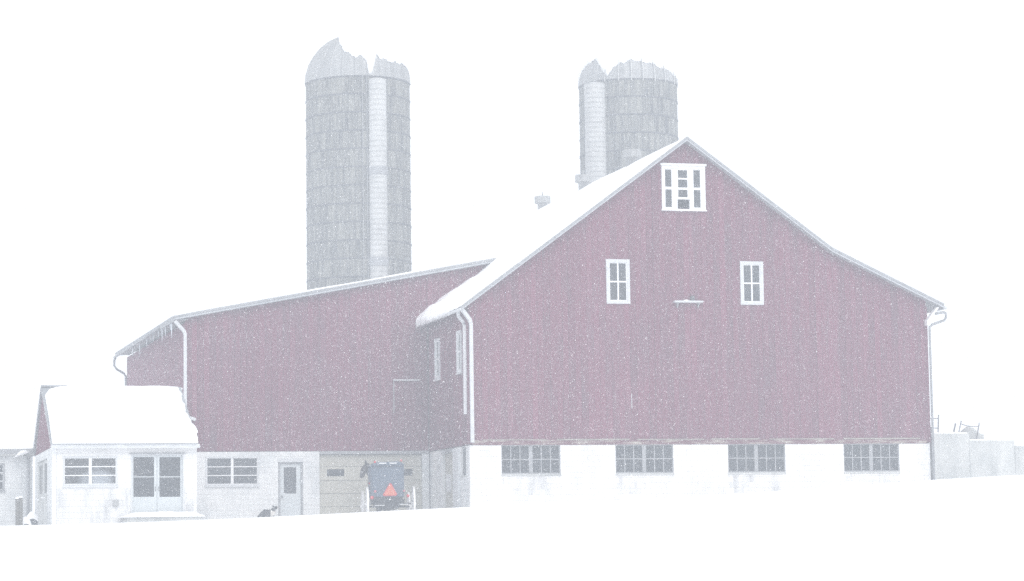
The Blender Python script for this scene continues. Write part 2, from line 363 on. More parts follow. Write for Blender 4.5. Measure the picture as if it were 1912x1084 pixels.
mb = MB(barn); mb.extr([(0.04, BD, SILL - 2), (WB - .04, BD, SILL - 2), (WB - .04, BD, 8.7), (14.2, BD, 10.7), (8.48, BD, 14.8), (.04, BD, 8.5)], (0, -.1, 0)); mb.build('back_wall', 'red')
for x0, x1, z, nn in ((.1, 18.0, SILL + .012, 0),):
    mb = MB(barn); slab(mb, F0, (x0, x1, SILL - .012, SILL + .16), [], -.06, .022); sb = mb.build('sill_board', 'red_worn')
    sb['label'] = 'weathered sill board with flaked paint'
mb = MB(barn)
for i, (a, b) in enumerate(((.5, 2.9), (3.3, 6.1), (6.4, 9.0), (9.3, 11.2), (11.6, 14.2), (14.6, 17.7))):
    m2 = MB(barn); slab(m2, F0, (a, b, SILL + .16, SILL + .19 + .01 * (i % 2)), [], -.02, .035 + .006 * (i % 3)); m2.build('drip_strip', 'weathered')
# gable windows
for (x0, y0, x1, y1), q, lab in (((1131, 483.5, 1176.5, 567), gw[0], 'gable window above the left end of the shelf'), ((1381, 487.5, 1426, 569), gw[1], 'gable window above the right end of the shelf')):
    inner = (q[0] + .11, q[1] - .11, q[2] + .10, q[3] - .12); pin = (inner[0] + .035, inner[1] - .035, inner[2] + .04, inner[3] - .03)
    window(barn, F0, q, inner, grid(pin, 2, 2, .055), sill=False)
# loft window
X = lambda x: fp(x, 350)[0]
Z = lambda y: fp(1275, y)[1]
lp = [(X(1241.5), X(1253.5), Z(349), Z(317)), (X(1241.5), X(1253.5), Z(387), Z(354)), (X(1294.5), X(1307), Z(349.5), Z(317)), (X(1294.5), X(1307), Z(387), Z(354)),
      (X(1265.5), X(1283), Z(332), Z(317.5)), (X(1265.5), X(1283), Z(350), Z(335)), (X(1265.5), X(1283), Z(368), Z(354)), (X(1264), X(1286.5), Z(390.5), Z(372))]
li = (loft[0] + .09, loft[1] - .09, loft[2] + .02, loft[3] - .13)
w = window(barn, F0, loft, li, lp, cm='white', sm='white', proud=.07, clip=lambda q: q is lp[7] or q == lp[7], name='loft_window')
w['label'] = 'wide white loft window with one open pane'
MB(barn).box(loft[0] - .05, loft[1] + .05, -.11, .02, loft[3] - .02, loft[3] + .06).build('lintel', 'white', w)
# ground floor, white block, with the four wide windows
lw = [F0.rect(*q) for q in ((936, 829, 1047, 883.5), (1149, 829, 1258, 883.5), (1359, 829, 1467, 882), (1575, 828, 1680, 879))]
lw = [(q[0], q[1], 2.44, SILL - .02) for q in lw]
block_wall(barn, F0, (.0, WB, .2, SILL - .015), lw, 'block', lambda a: yard_uv(a, 0) - .1, seed=8, stain=lambda a, z, r: any(h[0] + .12 < a < h[1] - .12 and h[2] - .35 - .5 * abs(math.sin(2.3 * a)) < z < h[2] for h in lw))
for q in lw:
    inner = (q[0] + .02, q[1] - .02, q[2] + .03, q[3] - .01)
    wl_ = slab(MB(barn), F0, q, [inner], -.14, -.03).build('window', 'trim')
    panes = grid((inner[0] + .02, inner[1] - .02, inner[2] + .02, inner[3] - .02), 6, 2, .035, mid=.11)
    slab(MB(barn), F0, inner, panes, -.13, -.06).build('sash', 'trim', wl_)
    for p in panes: slab(MB(barn), F0, (p[0] - .006, p[1] + .006, p[2] - .006, p[3] + .006), [], -.105, -.095).build('pane', 'glass', wl_)
    slab(MB(barn), F0, (q[0] - .02, q[1] + .02, q[2] - .07, q[2] - .004), [], -.13, .02).build('sill', 'concrete', wl_)
# side ground floor
sh = [(.62, 1.42, 2.44, SILL - .03), (2.55, 4.45, .2, 3.38)]
block_wall(barn, S0, (.21, 6.66, .2, SILL - .015), sh, 'block_dirty', 1.0, seed=9)
slab(MB(barn), S0, (.64, 1.40, 2.46, SILL - .04), [], -.10, -.08).build('pane', 'glass')
slab(MB(barn), S0, (.58, 1.46, 2.37, 2.435), [], -.12, .03).build('sill', 'concrete')
slab(MB(barn), S0, (1.62, 2.50, .2, SILL - .06), [], -.01, .07).build('pilaster', 'offwhite')
sd_ = slab(MB(barn), S0, (2.57, 4.43, .2, 3.36), [], -.15, -.10).build('side_door', 'beige')
slab(MB(barn), S0, (3.45, 4.15, 1.9, 2.55), [], -.10, -.06).build('door_board', 'offwhite', sd_)
slab(MB(barn), S0, (2.7, 3.2, 2.05, 2.4), [], -.10, -.085).build('pane', 'glass', sd_)
slab(MB(barn), S0, (2.5, 4.6, 3.385, SILL - .03), [], -.005, .05).build('lintel', 'trim')
# side windows
for q in sw:
    inner = (q[0] + .10, q[1] - .10, q[2] + .09, q[3] - .10)
    window(barn, S0, q, inner, grid((inner[0] + .04, inner[1] - .04, inner[2] + .04, inner[3] - .04), 1, 2, .06), proud=.06)
# corner boards, roof, rakes
MB(barn).box(-.05, .10, -.05, -.012, SILL + .02, 8.4).build('corner_board', 'red')
MB(barn).box(-.05, -.012, -.010, .12, SILL + .02, 8.4).build('corner_board', 'red')
MB(barn).box(WB - .06, WB + .03, -.04, .2, SILL + .02, 8.75).build('corner_board', 'red')
VF = -.34
for (a, b), (c, d), nm in zip(RO, RO[1:], ('roof_slope',) * 3):
    e = .004 if a > 10 else 0
    mb = MB(barn); mb.extr([(a + e, VF, b), (c - e, VF, d), (c - e, VF, d - .11), (a + e, VF, b - .11)], (0, BD + .7, 0)); mb.build(nm, 'roof')
    # rake boards: a wide one and a narrow one
    ln = math.hypot(c - a, d - b); 
    for dz0, dz1, pr, mm in ((-.02, .07, .035, 'trim'), (.07, .145, .012, 'trimlight')):
        mb = MB(barn); mb.extr([(a + e, VF - pr, b - dz0), (c - e, VF - pr, d - dz0), (c - e, VF - pr, d - dz1 + .002), (a + e, VF - pr, b - dz1 + .002)], (0, pr - .004, 0)); mb.build('rake_board', mm)
    mb = MB(barn); mb.extr([(a + e, VF + .002, b - .115), (c - e, VF + .002, d - .115), (c - e, VF + .002, d - .14), (a + e, VF + .002, b - .14)], (0, -VF + .03, 0)); mb.build('soffit', 'trim')
# eave gutter and downspouts, left corner
mb = MB(barn); mb.tube([(-.36, VF, 8.46), (-.36, 6.5, 8.44)], .06, 8); mb.build('gutter', 'offwhite', smooth=True)
mb = MB(barn); mb.tube([(-.28, -.20, 8.46), (-.22, -.20, 8.40), (.02, -.13, 8.10), (.07, -.13, 7.95), (.07, -.13, 3.60)], .09, 8, True); mb.build('downspout', 'offwhite')
mb = MB(barn); mb.tube([(-.34, .16, 8.42), (-.33, .16, 8.24), (-.15, .16, 8.02), (-.11, .16, 7.92), (-.11, .16, 4.65)], .075, 8, True); mb.build('downspout', 'offwhite')
# right corner: gutter end, bent pipe, long downspout
mb = MB(barn); mb.tube([(18.82, VF, 8.70), (18.82, 14, 8.70)], .06, 8); mb.build('gutter', 'offwhite', smooth=True)
mb = MB(barn); mb.tube([(18.42, -.2, 8.48), (18.80, -.2, 8.54), (18.86, -.2, 8.50), (18.86, -.2, 8.32), (18.78, -.2, 8.22), (18.30, -.18, 8.06), (18.19, -.16, 7.96), (18.19, -.16, 1.4)], .05, 8); mb.build('downspout', 'trim', smooth=True)
MB(barn).extr([(18.04, -.30, 8.20), (18.46, -.30, 8.72), (18.56, -.30, 8.72), (18.13, -.30, 8.18), (18.13, -.30, 8.02), (18.04, -.30, 8.02)], (0, .26, 0)).build('eave_return', 'white')
# shelf on the gable with a dark lamp on it
q = F0.rect(1257, 561.5, 1310, 565.5); sh_ = MB(barn).box(q[0], q[1], -.22, -.012, q[2], q[3]).build('shelf', 'offwhite')
MB(barn).box(q[0] + .66, q[0] + .80, -.18, -.04, q[3] + .002, q[3] + .20).build('lamp', 'core', sh_, bevel=.02)
for dx in (.12, .95): MB(barn).extr([(q[0] + dx, -.20, q[2] - .002), (q[0] + dx, -.014, q[2] - .002), (q[0] + dx, -.014, q[2] - .20)], (.04, 0, 0)).build('bracket', 'trim', sh_)
o = snow_sheet(barn, lambda s, t: ((q[0] + .35 + .25 * t, -.2 + .16 * s, q[3] + .002), .05 * math.sin(math.pi * t) * math.sin(math.pi * min(1, max(0, s)))), 4, 6, parent=sh_, lump=.0, name='snow')
# pale scratch on the boards
MB(barn).box(6.205, 6.225, -.02, -.006, 4.85, 5.40).build('loose_batten', 'offwhite')
# ridge vents
for vx, vy, wpx in ((1013, 381, 30), (1090, 345, 33), (1180, 310, 37)):
    vv, vz = sp(vx, vy, 8.48); sc_ = (ORG[1] + vv) / FOC; rad = wpx * sc_ / 2; zc = 14.98
    mb = MB(barn); mb.lathe([(rad * .60, zc - .45), (rad * .62, zc + .28), (rad * .8, zc + .335)], 8.48, vv, 20); vent = mb.build('ridge_vent', 'galv', smooth=True)
    mb = MB(barn); mb.lathe([(rad * .2, zc + .33), (rad, zc + .34), (rad, zc + .62), (rad * .96, zc + .65), (.02, zc + .69)], 8.48, vv, 20); mb.build('vent_cap', 'galv', vent)
    mb = MB(barn); mb.tube([(8.48, vv, zc + .7), (8.48, vv, zc + .84)], .03, 6); mb.build('finial', 'galv', vent)
# snow on the roof: the left slope with a ragged heavy lower edge, the right slope thin
def left_snow(s, t):                  # s from eave to ridge, t from front to back
    v = VF + .04 + (BD + .3) * (t ** 1.6)
    hang = max(0.0, min(1, (v - .6) / 3.0)); heap = math.exp(-((v - 6.4) / 1.3) ** 2)
    edge = -.02 - (.06 * abs(math.sin(3.1 * v)) + .05 * math.sin(7.7 * v + .5)) - .05 * hang
    u = -.33 + edge + (8.48 + .33 - edge) * s; zz = roof_z(u) + .004 - (0 if s > .03 else .08 * hang)
    rough = 1 + .5 * math.sin(26 * s + 1.3 * v) * math.sin(9 * s + 2) + .25 * math.sin(57 * s + 3 * v)
    th = (.07 + .10 * hang + (.06 if s < .25 else 0) + .17 * heap * rough * max(0, 1 - s * 1.6)) * min(1, .30 + .45 * hang + 14 * s) * (1 if s < .9 else .25 + .75 * (1 - s) / .1)
    if t < .001: th *= .35
    return (u, v, zz), th
snow_sheet(barn, left_snow, 80, 130, lump=.025, seed=2)
def right_snow(s, t):
    v = VF + .06 + (BD + .3) * t; u = 8.49 + (18.80 - 8.49) * s
    return (u, v, roof_z(u) + .004), .05 * min(1, .4 + 6 * min(s, 1 - s)) * (.4 if t < .001 else 1)
snow_sheet(barn, right_snow, 30, 12, lump=.006, seed=3)

# ------------------------------------------------------------------ barn wing
V1 = 6.7; UL = -9.55
wing = Root('barn_wing', UL, V1, yard_uv(UL, V1) - .4, 'low sloped red barn wing with a beige garage door below', 'barn')
F1 = Wall('F', V1); S1 = Wall('S', UL)
WR = [(-10.0, 8.72), (3.35, 11.24)]
wz = lambda u: WR[0][1] + (WR[1][1] - WR[0][1]) * (u - WR[0][0]) / (WR[1][0] - WR[0][0])
boards(wing, F1, UL + .005, -.04, lambda a: 3.57, lambda a: wz(a) - .13, [], seed=15)
boards(wing, F1, -.03, 3.2, lambda a: max(8.65, roof_z(a) - .1), lambda a: max(wz(a) - .13, roof_z(a) - .09), [], seed=16)
WBACK = 28.3
mb = MB(wing)
for i in range(88):
    v0 = V1 + .03 + i * (WBACK - V1 - .03) / 88; v1 = v0 + (WBACK - V1 - .03) / 88 - .008
    mb.box(UL, UL + .03 + .008 * (i % 3), v0, v1, 1.0, 8.50 + .27 * i / 88)
sd2 = mb.build('side_siding', 'red'); sd2['kind'] = 'stuff'
mb = MB(wing); mb.extr([(UL + .05, WBACK, 1), (2.9, WBACK, 1), (2.9, WBACK, 11.0), (UL + .05, WBACK, 8.7)], (0, -.1, 0)); mb.build('back_wall', 'red')
# roof slab, its left edge sagging a little less at the back
RF = V1 - .28
mb = MB(wing); mb.hexa([(-10.0, RF, 8.62), (3.6, RF, 11.18), (3.6, WBACK + .3, 11.3), (-10.0, WBACK + .3, 8.90), (-10.0, RF, 8.72), (3.6, RF, 11.28), (3.6, WBACK + .3, 11.4), (-10.0, WBACK + .3, 9.0)]); mb.build('roof_slope', 'roof')
for dz0, dz1, pr, mm in ((-.01, .06, .035, 'trim'), (.06, .13, .012, 'trimlight')):
    mb = MB(wing); mb.extr([(-10.0, RF - pr, wz(-10.0) - dz0), (3.3, RF - pr, wz(3.3) - dz0), (3.3, RF - pr, wz(3.3) - dz1 + .002), (-10.0, RF - pr, wz(-10) - dz1 + .002)], (0, pr - .004, 0)); mb.build('rake_board', mm)
mb = MB(wing); mb.extr([(-10.0, RF + .002, 8.60), (3.3, RF + .002, wz(3.3) - .115), (3.3, RF + .002, wz(3.3) - .14), (-10.0, RF + .002, 8.575)], (0, .28, 0)); mb.build('soffit', 'trim')
mb = MB(wing); mb.hexa([(-10.06, RF, 8.50), (-10.004, RF, 8.50), (-10.004, WBACK + .3, 8.78), (-10.06, WBACK + .3, 8.78), (-10.06, RF, 8.72), (-10.004, RF, 8.72), (-10.004, WBACK + .3, 9.0), (-10.06, WBACK + .3, 9.0)]); mb.build('fascia', 'trim')
mb = MB(wing); mb.hexa([(-10.0, RF + .05, 8.58), (UL + .1, RF + .05, 8.60), (UL + .1, WBACK, 8.87), (-10.0, WBACK, 8.86), (-10.0, RF + .05, 8.60), (UL + .1, RF + .05, 8.62), (UL + .1, WBACK, 8.89), (-10.0, WBACK, 8.88)]); mb.build('soffit', 'trim')
mb = MB(wing); mb.tube([(-10.11, 10.5, 8.60), (-10.11, WBACK + .25, 8.78)], .05, 8); mb.build('gutter', 'trim', smooth=True)
mb = MB(wing); mb.tube([(-10.10, WBACK - .3, 8.72), (-10.16, WBACK - .3, 8.62), (-10.17, WBACK - .3, 8.36), (-10.06, WBACK - .3, 8.2), (-9.72, WBACK - .3, 8.0), (-9.63, WBACK - .3, 7.85), (-9.63, WBACK - .3, 3.0)], .055, 8); mb.build('downspout', 'trim', smooth=True)
# front left downspout
mb = MB(wing); mb.tube([(-9.95, RF + .08, 8.56), (-9.90, RF + .08, 8.48), (-9.60, V1 - .09, 8.18), (-9.55, V1 - .09, 8.05), (-9.55, V1 - .09, 5.05), (-9.50, V1 - .10, 4.9), (-9.15, V1 - .12, 4.78)], .082, 8, True); mb.build('downspout', 'offwhite')
MB(wing).box(UL - .03, UL + .10, V1 - .04, V1 - .012, 3.57, 8.52).build('corner_board', 'red')
# icicles on the side eave
for i, (v, l) in enumerate(((6.9, .62), (7.3, .25), (8.9, .38), (10.0, .5), (11.2, .2), (13.1, .22), (15.5, .28), (18.2, .45), (21.0, .25))):
    mb = MB(wing); mb.tube([(-10.03, v, 8.50 + .012 * (v - 6)), (-10.03, v, 8.5 - l * .5), (-10.03, v, 8.5 - l)], [.03, .02, .004], 6); mb.build('icicle', 'ice', smooth=True)
# thin snow on the wing roof
snow_sheet(wing, lambda s, t: ((-9.98 + 13.4 * s, RF + .05 + (WBACK - RF) * t, wz(-9.98 + 13.4 * s) + .012 + .27 * t * (1 - s) + .12 * t * s), (.12 * min(1, .4 + 10 * s)) * (.75 if t < .01 else 1)), 40, 16, lump=.012, seed=4)
# ground floor of the wing: block wall, window, door
whole = (UL + .4, -4.36, .2, 3.555)
dr = F1.rect(519, 862.5, 566.5, 968); dr = (dr[0], dr[1], 1.0, dr[3]); ww = F1.rect(384, 852.5, 483, 905.5)
tr = (dr[0] - .01, dr[1] + .01, dr[3] - .0, dr[3] + .14)
block_wall(wing, F1, whole, [(dr[0], dr[1], .1, dr[3]), ww], 'block_dirty', .85, seed=12)
inner = (ww[0] + .045, ww[1] - .045, ww[2] + .045, ww[3] - .05)
w = window(wing, F1, ww, inner, grid((inner[0] + .02, inner[1] - .02, inner[2] + .02, inner[3] - .02), 2, 3, .035, mid=.07), cm='offwhite', sm='white', proud=.02)
# single door with tall glass
df = slab(MB(wing), F1, (dr[0], dr[1], 1.0, dr[3]), [(dr[0] + .09, dr[1] - .07, .9, dr[3] - .05)], -.18, -.02).build('door_frame', 'trim')
di = (dr[0] + .10, dr[1] - .08, .95, dr[3] - .06); gp = F1.rect(530.5, 872, 554, 921)
dd = slab(MB(wing), F1, di, [gp], -.14, -.09).build('door', 'doorgrey')
slab(MB(wing), F1, (gp[0] - .006, gp[1] + .006, gp[2] - .006, gp[3] + .006), [], -.125, -.115).build('pane', 'glass', dd)
ku, kz = F1.px(527.5, 927); mb = MB(wing); mb.tube([(ku, V1 + .10, kz), (ku, V1 + .05, kz), (ku, V1 + .02, kz)], [.02, .035, .03], 10); mb.build('door_knob', 'core', dd, smooth=True)
slab(MB(wing), F1, (tr[0], tr[1], tr[2] + .005, tr[3]), [], .006, .022).build('lintel', 'offwhite')
# garage door of horizontal panels, lintel, pier
gd = (-4.35, -.30, .7, 3.43); zs = [3.43, fp(690, 870.5, V1)[1], fp(690, 896, V1)[1], fp(690, 920.5, V1)[1], fp(690, 945, V1)[1], .62]
g0 = slab(MB(wing), F1, (gd[0] - .02, gd[1] + .02, .6, 3.44), [], -.22, -.19).build('garage_door', 'trim')
for i, (zt_, zb_) in enumerate(zip(zs, zs[1:])):
    holes = []
    if i == 1:
        holes = [F1.rect(611.5, 875.5, 644, 888.5), F1.rect(740, 875, 772, 887.5)]; holes = [(h[0], h[1], max(h[2], zb_ + .05), min(h[3], zt_ - .04)) for h in holes]
    pn = slab(MB(wing), F1, (gd[0], gd[1], zb_ + .007, zt_ - .007), holes, -.19, -.12).build('door_panel', 'beige', g0)
    for h in holes: slab(MB(wing), F1, (h[0] - .004, h[1] + .004, h[2] - .004, h[3] + .004), [], -.165, -.155).build('pane', 'glass', g0)
slab(MB(wing), F1, (-4.354, -.02, 3.445, 3.558), [], -.2, .012).build('lintel', 'trim')
slab(MB(wing), F1, (-.29, -.02, .3, 3.44), [], -.2, -.004).build('pier', 'block_dirty')
# thin door track on the siding
u0, z0 = F1.px(734, 709); u1, _ = F1.px(783, 709); _, z2 = F1.px(734, 772)
MB(wing).box(u0, u1, V1 - .05, V1 - .012, z0 - .03, z0 + .02).build('door_track', 'offwhite')
MB(wing).box(u0, u0 + .035, V1 - .03, V1 - .012, z2, z0 - .035).build('batten', 'trim')

# ------------------------------------------------------------------ milk house
VM, UM0, UM1, VMB = -1.8, -15.16, -10.2, 6.75
milk = Root('milk_house', (UM0 + UM1) / 2, VM, yard_uv(-12.6, VM) - .4, 'small white block milk house under a thick snow roof, glazed double doors in front', 'shed')
FM, SM = Wall('F', VM), Wall('S', UM0)
mw = FM.rect(118, 852, 219, 906); ddr = FM.rect(244.5, 847.5, 343.5, 960); ddr = (ddr[0], ddr[1], 1.0, ddr[3])
block_wall(milk, FM, (UM0 + .14, UM1, .2, 3.42), [mw, (ddr[0], ddr[1], .1, ddr[3])], 'block', .6, seed=21, stain=lambda a, z, r: z < 2.05)
MB(milk).box(UM0 - .0, UM0 + .135, VM - .02, VM + .2, .2, 3.42).build('corner_board', 'white')
inner = (mw[0] + .04, mw[1] - .04, mw[2] + .05, mw[3] - .05)
window(milk, FM, mw, inner, grid((inner[0] + .02, inner[1] - .02, inner[2] + .02, inner[3] - .02), 2, 3, .035, mid=.07), cm='offwhite', sm='white', glass='clear', proud=.02)
# double doors
f_ = slab(MB(milk), FM, ddr, [(ddr[0] + .05, ddr[1] - .05, .9, ddr[3] - .05)], -.16, .015).build('door_frame', 'offwhite')
cm_ = FM.px(293.5, 900)[0]
for a0, a1, x0, x1 in ((ddr[0] + .055, cm_ - .006, 249.5, 288), (cm_ + .006, ddr[1] - .055, 298, 337)):
    p = [FM.rect(x0, 853, x1, 889), FM.rect(x0, 890.8, x1, 927)]
    leaf = slab(MB(milk), FM, (a0, a1, 1.0, ddr[3] - .055), p, -.11, -.05).build('door', 'doorgrey')
    for t in p: slab(MB(milk), FM, (t[0] - .006, t[1] + .006, t[2] - .006, t[3] + .006), [], -.085, -.078).build('pane', 'glass', leaf)
    kz = FM.px(294, 912)[1]; hx = (a1 - .05) if a0 < cm_ - .1 and a1 < cm_ else a0 + .05
    mb = MB(milk); mb.tube([(hx, VM + .05, kz - .07), (hx, VM + .01, kz - .06), (hx, VM + .01, kz + .06), (hx, VM + .05, kz + .07)], .012, 6); mb.build('door_handle', 'core', leaf)
MB(milk).box(ddr[0] - .05, ddr[1] + .05, VM - .07, VM - .012, ddr[3] + .003, ddr[3] + .035).build('drip_cap', 'trim')
q = FM.rect(210.5, 933, 221.5, 944.5); MB(milk).box(q[0], q[1], VM - .10, VM - .012, q[2], q[3]).build('meter_box', 'galv', bevel=.01)
# side (gable end) wall: red boards above, worn doors below
RV, RZ = 2.9, 5.80
gzt = lambda v: 3.50 + (RZ - 3.50) * (1 - abs(v - RV) / (RV - VM if v < RV else VMB - RV))
boards(milk, SM, VM + .22, VMB, lambda a: 3.45, lambda a: max(3.5, gzt(a) - .1), [], seed=23)
block_wall(milk, SM, (VM + .22, VMB, .2, 3.44), [(.6, 5.9, .1, 3.15)], 'block_dirty', .6, seed=24)
for a, b in ((.62, 3.2), (3.3, 5.88)):
    pq = [(a + .35, b - .35, 1.95, 3.0)]
    lf = slab(MB(milk), SM, (a, b, .3, 3.13), pq, -.14, -.06).build('side_door', 'concrete')
    slab(MB(milk), SM, (pq[0][0] - .01, pq[0][1] + .01, pq[0][2] - .01, pq[0][3] + .01), [], -.11, -.10).build('pane', 'glass', lf)
    mb = MB(milk); hz = 1.75; mb.tube([(UM0 - .02, (a + b) / 2 - .5, hz), (UM0 - .07, (a + b) / 2 - .4, hz), (UM0 - .07, (a + b) / 2 + .5, hz + .05)], .03, 6); mb.build('door_handle', 'white', lf)
MB(milk).box(UM1 - .2, UM1, VM + .21, VMB, .2, 3.42).build('side_wall', 'block'); 
mb = MB(milk); mb.extr([(UM1 - .1, VM + .05, 3.42), (UM1 - .1, VMB, 3.42), (UM1 - .1, RV, RZ - .1)], (.1, 0, 0)); mb.build('gable_wall', 'red')
MB(milk).box(UM0 + .21, UM1 - .21, VMB - .2, VMB, .2, 3.42).build('back_wall', 'block')
# roof slabs, fascia
OH = .06
for (va, za), (vb, zb) in (((VM - .28, 3.52), (RV, RZ)), ((RV, RZ), (VMB + .25, 3.52))):
    mb = MB(milk); mb.extr([(UM0 - OH, va, za), (UM0 - OH, vb, zb), (UM0 - OH, vb, zb - .09), (UM0 - OH, va, za - .09)], (UM1 - UM0 + OH + .02, 0, 0)); mb.build('roof_slope', 'roof')
    mb = MB(milk); mb.extr([(UM0 - OH - .02, va, za + .01), (UM0 - OH - .02, vb, zb + .01), (UM0 - OH - .02, vb, zb - .08), (UM0 - OH - .02, va, za - .08)], (.018, 0, 0)); mb.build('rake_board', 'trim')
MB(milk).box(UM0 - OH, UM1 + .06, VM - .32, VM - .284, 3.37, 3.51).build('fascia', 'offwhite')
MB(milk).box(UM0 - .1, UM1 + .1, VM - .28, VM + .0, 3.425, 3.437).build('soffit', 'white')
MB(milk).box(UM0 - OH, UM0 + .85, RV - .09, RV + .09, RZ - .01, RZ + .05).build('ridge_cap', 'trim')
def milk_snow(s, t):      # s from front eave to ridge, t left to right
    rag = .03 * math.sin(17 * t) + .02 * math.sin(41 * t + 1)
    v = VM - .40 + rag * .5 + (RV + .02 - VM + .40) * s; z = 3.52 + (RZ - 3.52) * max(0, (v - VM + .28)) / (RV - VM + .28) + .004
    l = UM0 - OH + .03 + (.04 + .42 * max(0, s - .84) / .16 * (1 + .3 * math.sin(60 * s))) * (1 if s > .5 else s * 2)
    r = UM1 - .06 + .16 * math.sin(math.pi * min(1, s * 2.2)) * (s < .46) + .03 * math.sin(31 * s) + .02 * math.sin(67 * s); u = l + (r - l) * t
    th = (.20 + .10 * (1 - s)) * min(1, .45 + 9 * s) * min(1, .3 + 9 * t, .15 + 7 * (1 - t)) * (1 if s < .9 else max(.15, (1 - s) / .1))
    return (u, v, z), th
snow_sheet(milk, milk_snow, 28, 48, lump=.012, seed=6)
snow_sheet(milk, lambda s, t: ((UM0 - .1 + (UM1 - UM0 + .2) * t, RV + .12 + (VMB - RV) * s, RZ - (RZ - 3.52) * (.12 + (VMB - RV) * s) / (VMB + .25 - RV) + .004), .14 * min(1, .3 + 8 * s)), 10, 20, lump=.01, seed=7)
# milk tank behind the window
tk = Root('milk_tank', -13.55, -.95, 1.0, 'pale rounded steel tank standing behind the milk house window', 'tank')
mb = MB(tk); mb.lathe([(.05, 1.0), (.62, 1.0), (.70, 1.2), (.70, 2.25), (.60, 2.52), (.35, 2.66), (.05, 2.70)], -13.55, -.95, 28); mb.build('tank_body', 'tank', smooth=True)
mb = MB(tk); mb.lathe([(.16, 2.66), (.17, 2.74), (.02, 2.76)], -13.55, -.95, 16); mb.build('lid', 'tank', smooth=True)
# step in front of the double doors
stp = Root('door_step', -11.5, -2.6, yard_uv(-11.5, -2.4) - .3, 'low concrete step under a pillow of snow before the double doors', 'step')
MB(stp).box(-12.75, -10.15, -3.05, VM - .03, .2, 1.0).build('slab', 'concrete', bevel=.03)
snow_sheet(stp, lambda s, t: ((-12.9 + 2.8 * t, -3.15 + 1.3 * s, .985), (.13 + .05 * math.sin(3 * t)) * min(1, .2 + 5 * s) * min(1, .15 + 6 * t, .3 + 6 * (1 - t))), 12, 30, lump=.012, seed=8)

# ------------------------------------------------------------------ annex at the far left
VA = 6.95
ann = Root('block_annex', -20.5, VA, yard_uv(-20, VA) - .4, 'flat roofed grey block annex behind the milk house', 'shed')
FA = Wall('F', VA); ax0, ax1 = -26.0, -15.25
aw = FA.rect(-60, 865, 8.5, 916)
block_wall(ann, FA, (ax0, ax1, .1, 3.44), [aw], 'block_dirty', lambda a: .6 if a > -17.2 else 9, seed=31)
MB(ann).box(ax0, ax1, VA + .20, VA + 9, .1, 3.44).build('wall', 'block_dirty')
MB(ann).box(ax0 - .2, ax1 + .05, VA - .22, VA + 9.1, 3.45, 3.70).build('roof_slab', 'concrete')
MB(ann).box(ax0 - .2, ax1 + .05, VA - .25, VA - .223, 3.52, 3.69).build('fascia', 'trim')
inner = (aw[0] + .05, aw[1] - .05, aw[2] + .05, aw[3] - .05)
window(ann, FA, aw, inner, grid((inner[0] + .02, inner[1] - .02, inner[2] + .02, inner[3] - .02), 2, 3, .05, mid=.06), cm='trim', sm='offwhite', proud=.02)
mb = MB(ann); mb.tube([(-15.42, VA - .10, 3.4), (-15.42, VA - .10, .5)], .05, 8); mb.build('downspout', 'trim', smooth=True)
snow_sheet(ann, lambda s, t: ((ax0 - .2 + (ax1 - ax0 + .2) * t, VA - .2 + 9.2 * s, 3.703), .10 * min(1, .2 + 8 * s)), 10, 40, lump=.01, seed=9)
snow_sheet(ann, lambda s, t: ((-15.95 + .55 * t, VA - .42 + .3 * s, 3.36 + .2 * t), .16 * math.sin(math.pi * min(1, max(0, t))) + .02), 5, 8, lump=.0, seed=19)

# ------------------------------------------------------------------ posts and stones left of the milk house
for x, ytop, hh, lab in ((32.2, 931, 0, 'grey wooden post, the slightly shorter of the pair beside the annex'), (39.0, 929, 0, 'grey wooden post, the slightly taller of the pair beside the annex')):
    v = -.6; u, zt_ = fp(x, ytop, v); zb_ = yard_uv(u, v) - .3
    r_ = Root('fence_post', u, v, zb_, lab, 'post', 'wooden posts by the annex')
    mb = MB(r_); mb.tube([(u, v, zb_), (u + .01, v, (zb_ + zt_) / 2), (u, v, zt_)], [.072, .068, .064], 9); mb.build('post', 'wood')
    mb = MB(r_); mb.lathe([(.062, zt_ + .001), (.07, zt_ + .025), (.045, zt_ + .06), (.004, zt_ + .07)], u, v, 10); sn = mb.build('snow_cap', 'snow', smooth=True)
for i, (x, y, w_, h_, lab) in enumerate(((48.5, 968, .32, .16, 'small dark stone capped with snow beside the wooden posts'), (60, 958.5, .36, .28, 'larger dark stone capped with snow below the annex downspout'))):
    v = -.2 + .9 * i; u, zc = fp(x, y, v); zb_ = yard_uv(u, v) - .2
    r_ = Root('stone', u, v, zb_, lab, 'stone')
    bm = bmesh.new(); bmesh.ops.create_icosphere(bm, subdivisions=3, radius=1)
    for vv in bm.verts:
        k = 1 + .12 * math.sin(5 * vv.co.x + i) * math.cos(4 * vv.co.y) + .08 * math.sin(9 * vv.co.z + 2 * vv.co.x); vv.co = Vector((vv.co.x * w_ * .62 * k, vv.co.y * .22 * k, (vv.co.z * .5 + .5) * (zc - zb_) * (1 + .05 * k)))
    me = bpy.data.meshes.new('rock'); bm.to_mesh(me); bm.free(); me.materials.append(M['stone']); link('rock', me, r_)
    snow_sheet(r_, lambda s, t: ((u + (t - .5) * w_ * 1.15, v + (s - .5) * .42, zc - .07 - .12 * ((2 * t - 1) ** 2 + (2 * s - 1) ** 2)), .15 * max(.05, 1 - .8 * max(abs(2 * t - 1), abs(2 * s - 1)) ** 2)), 10, 10, lump=.0, name='snow_cap')

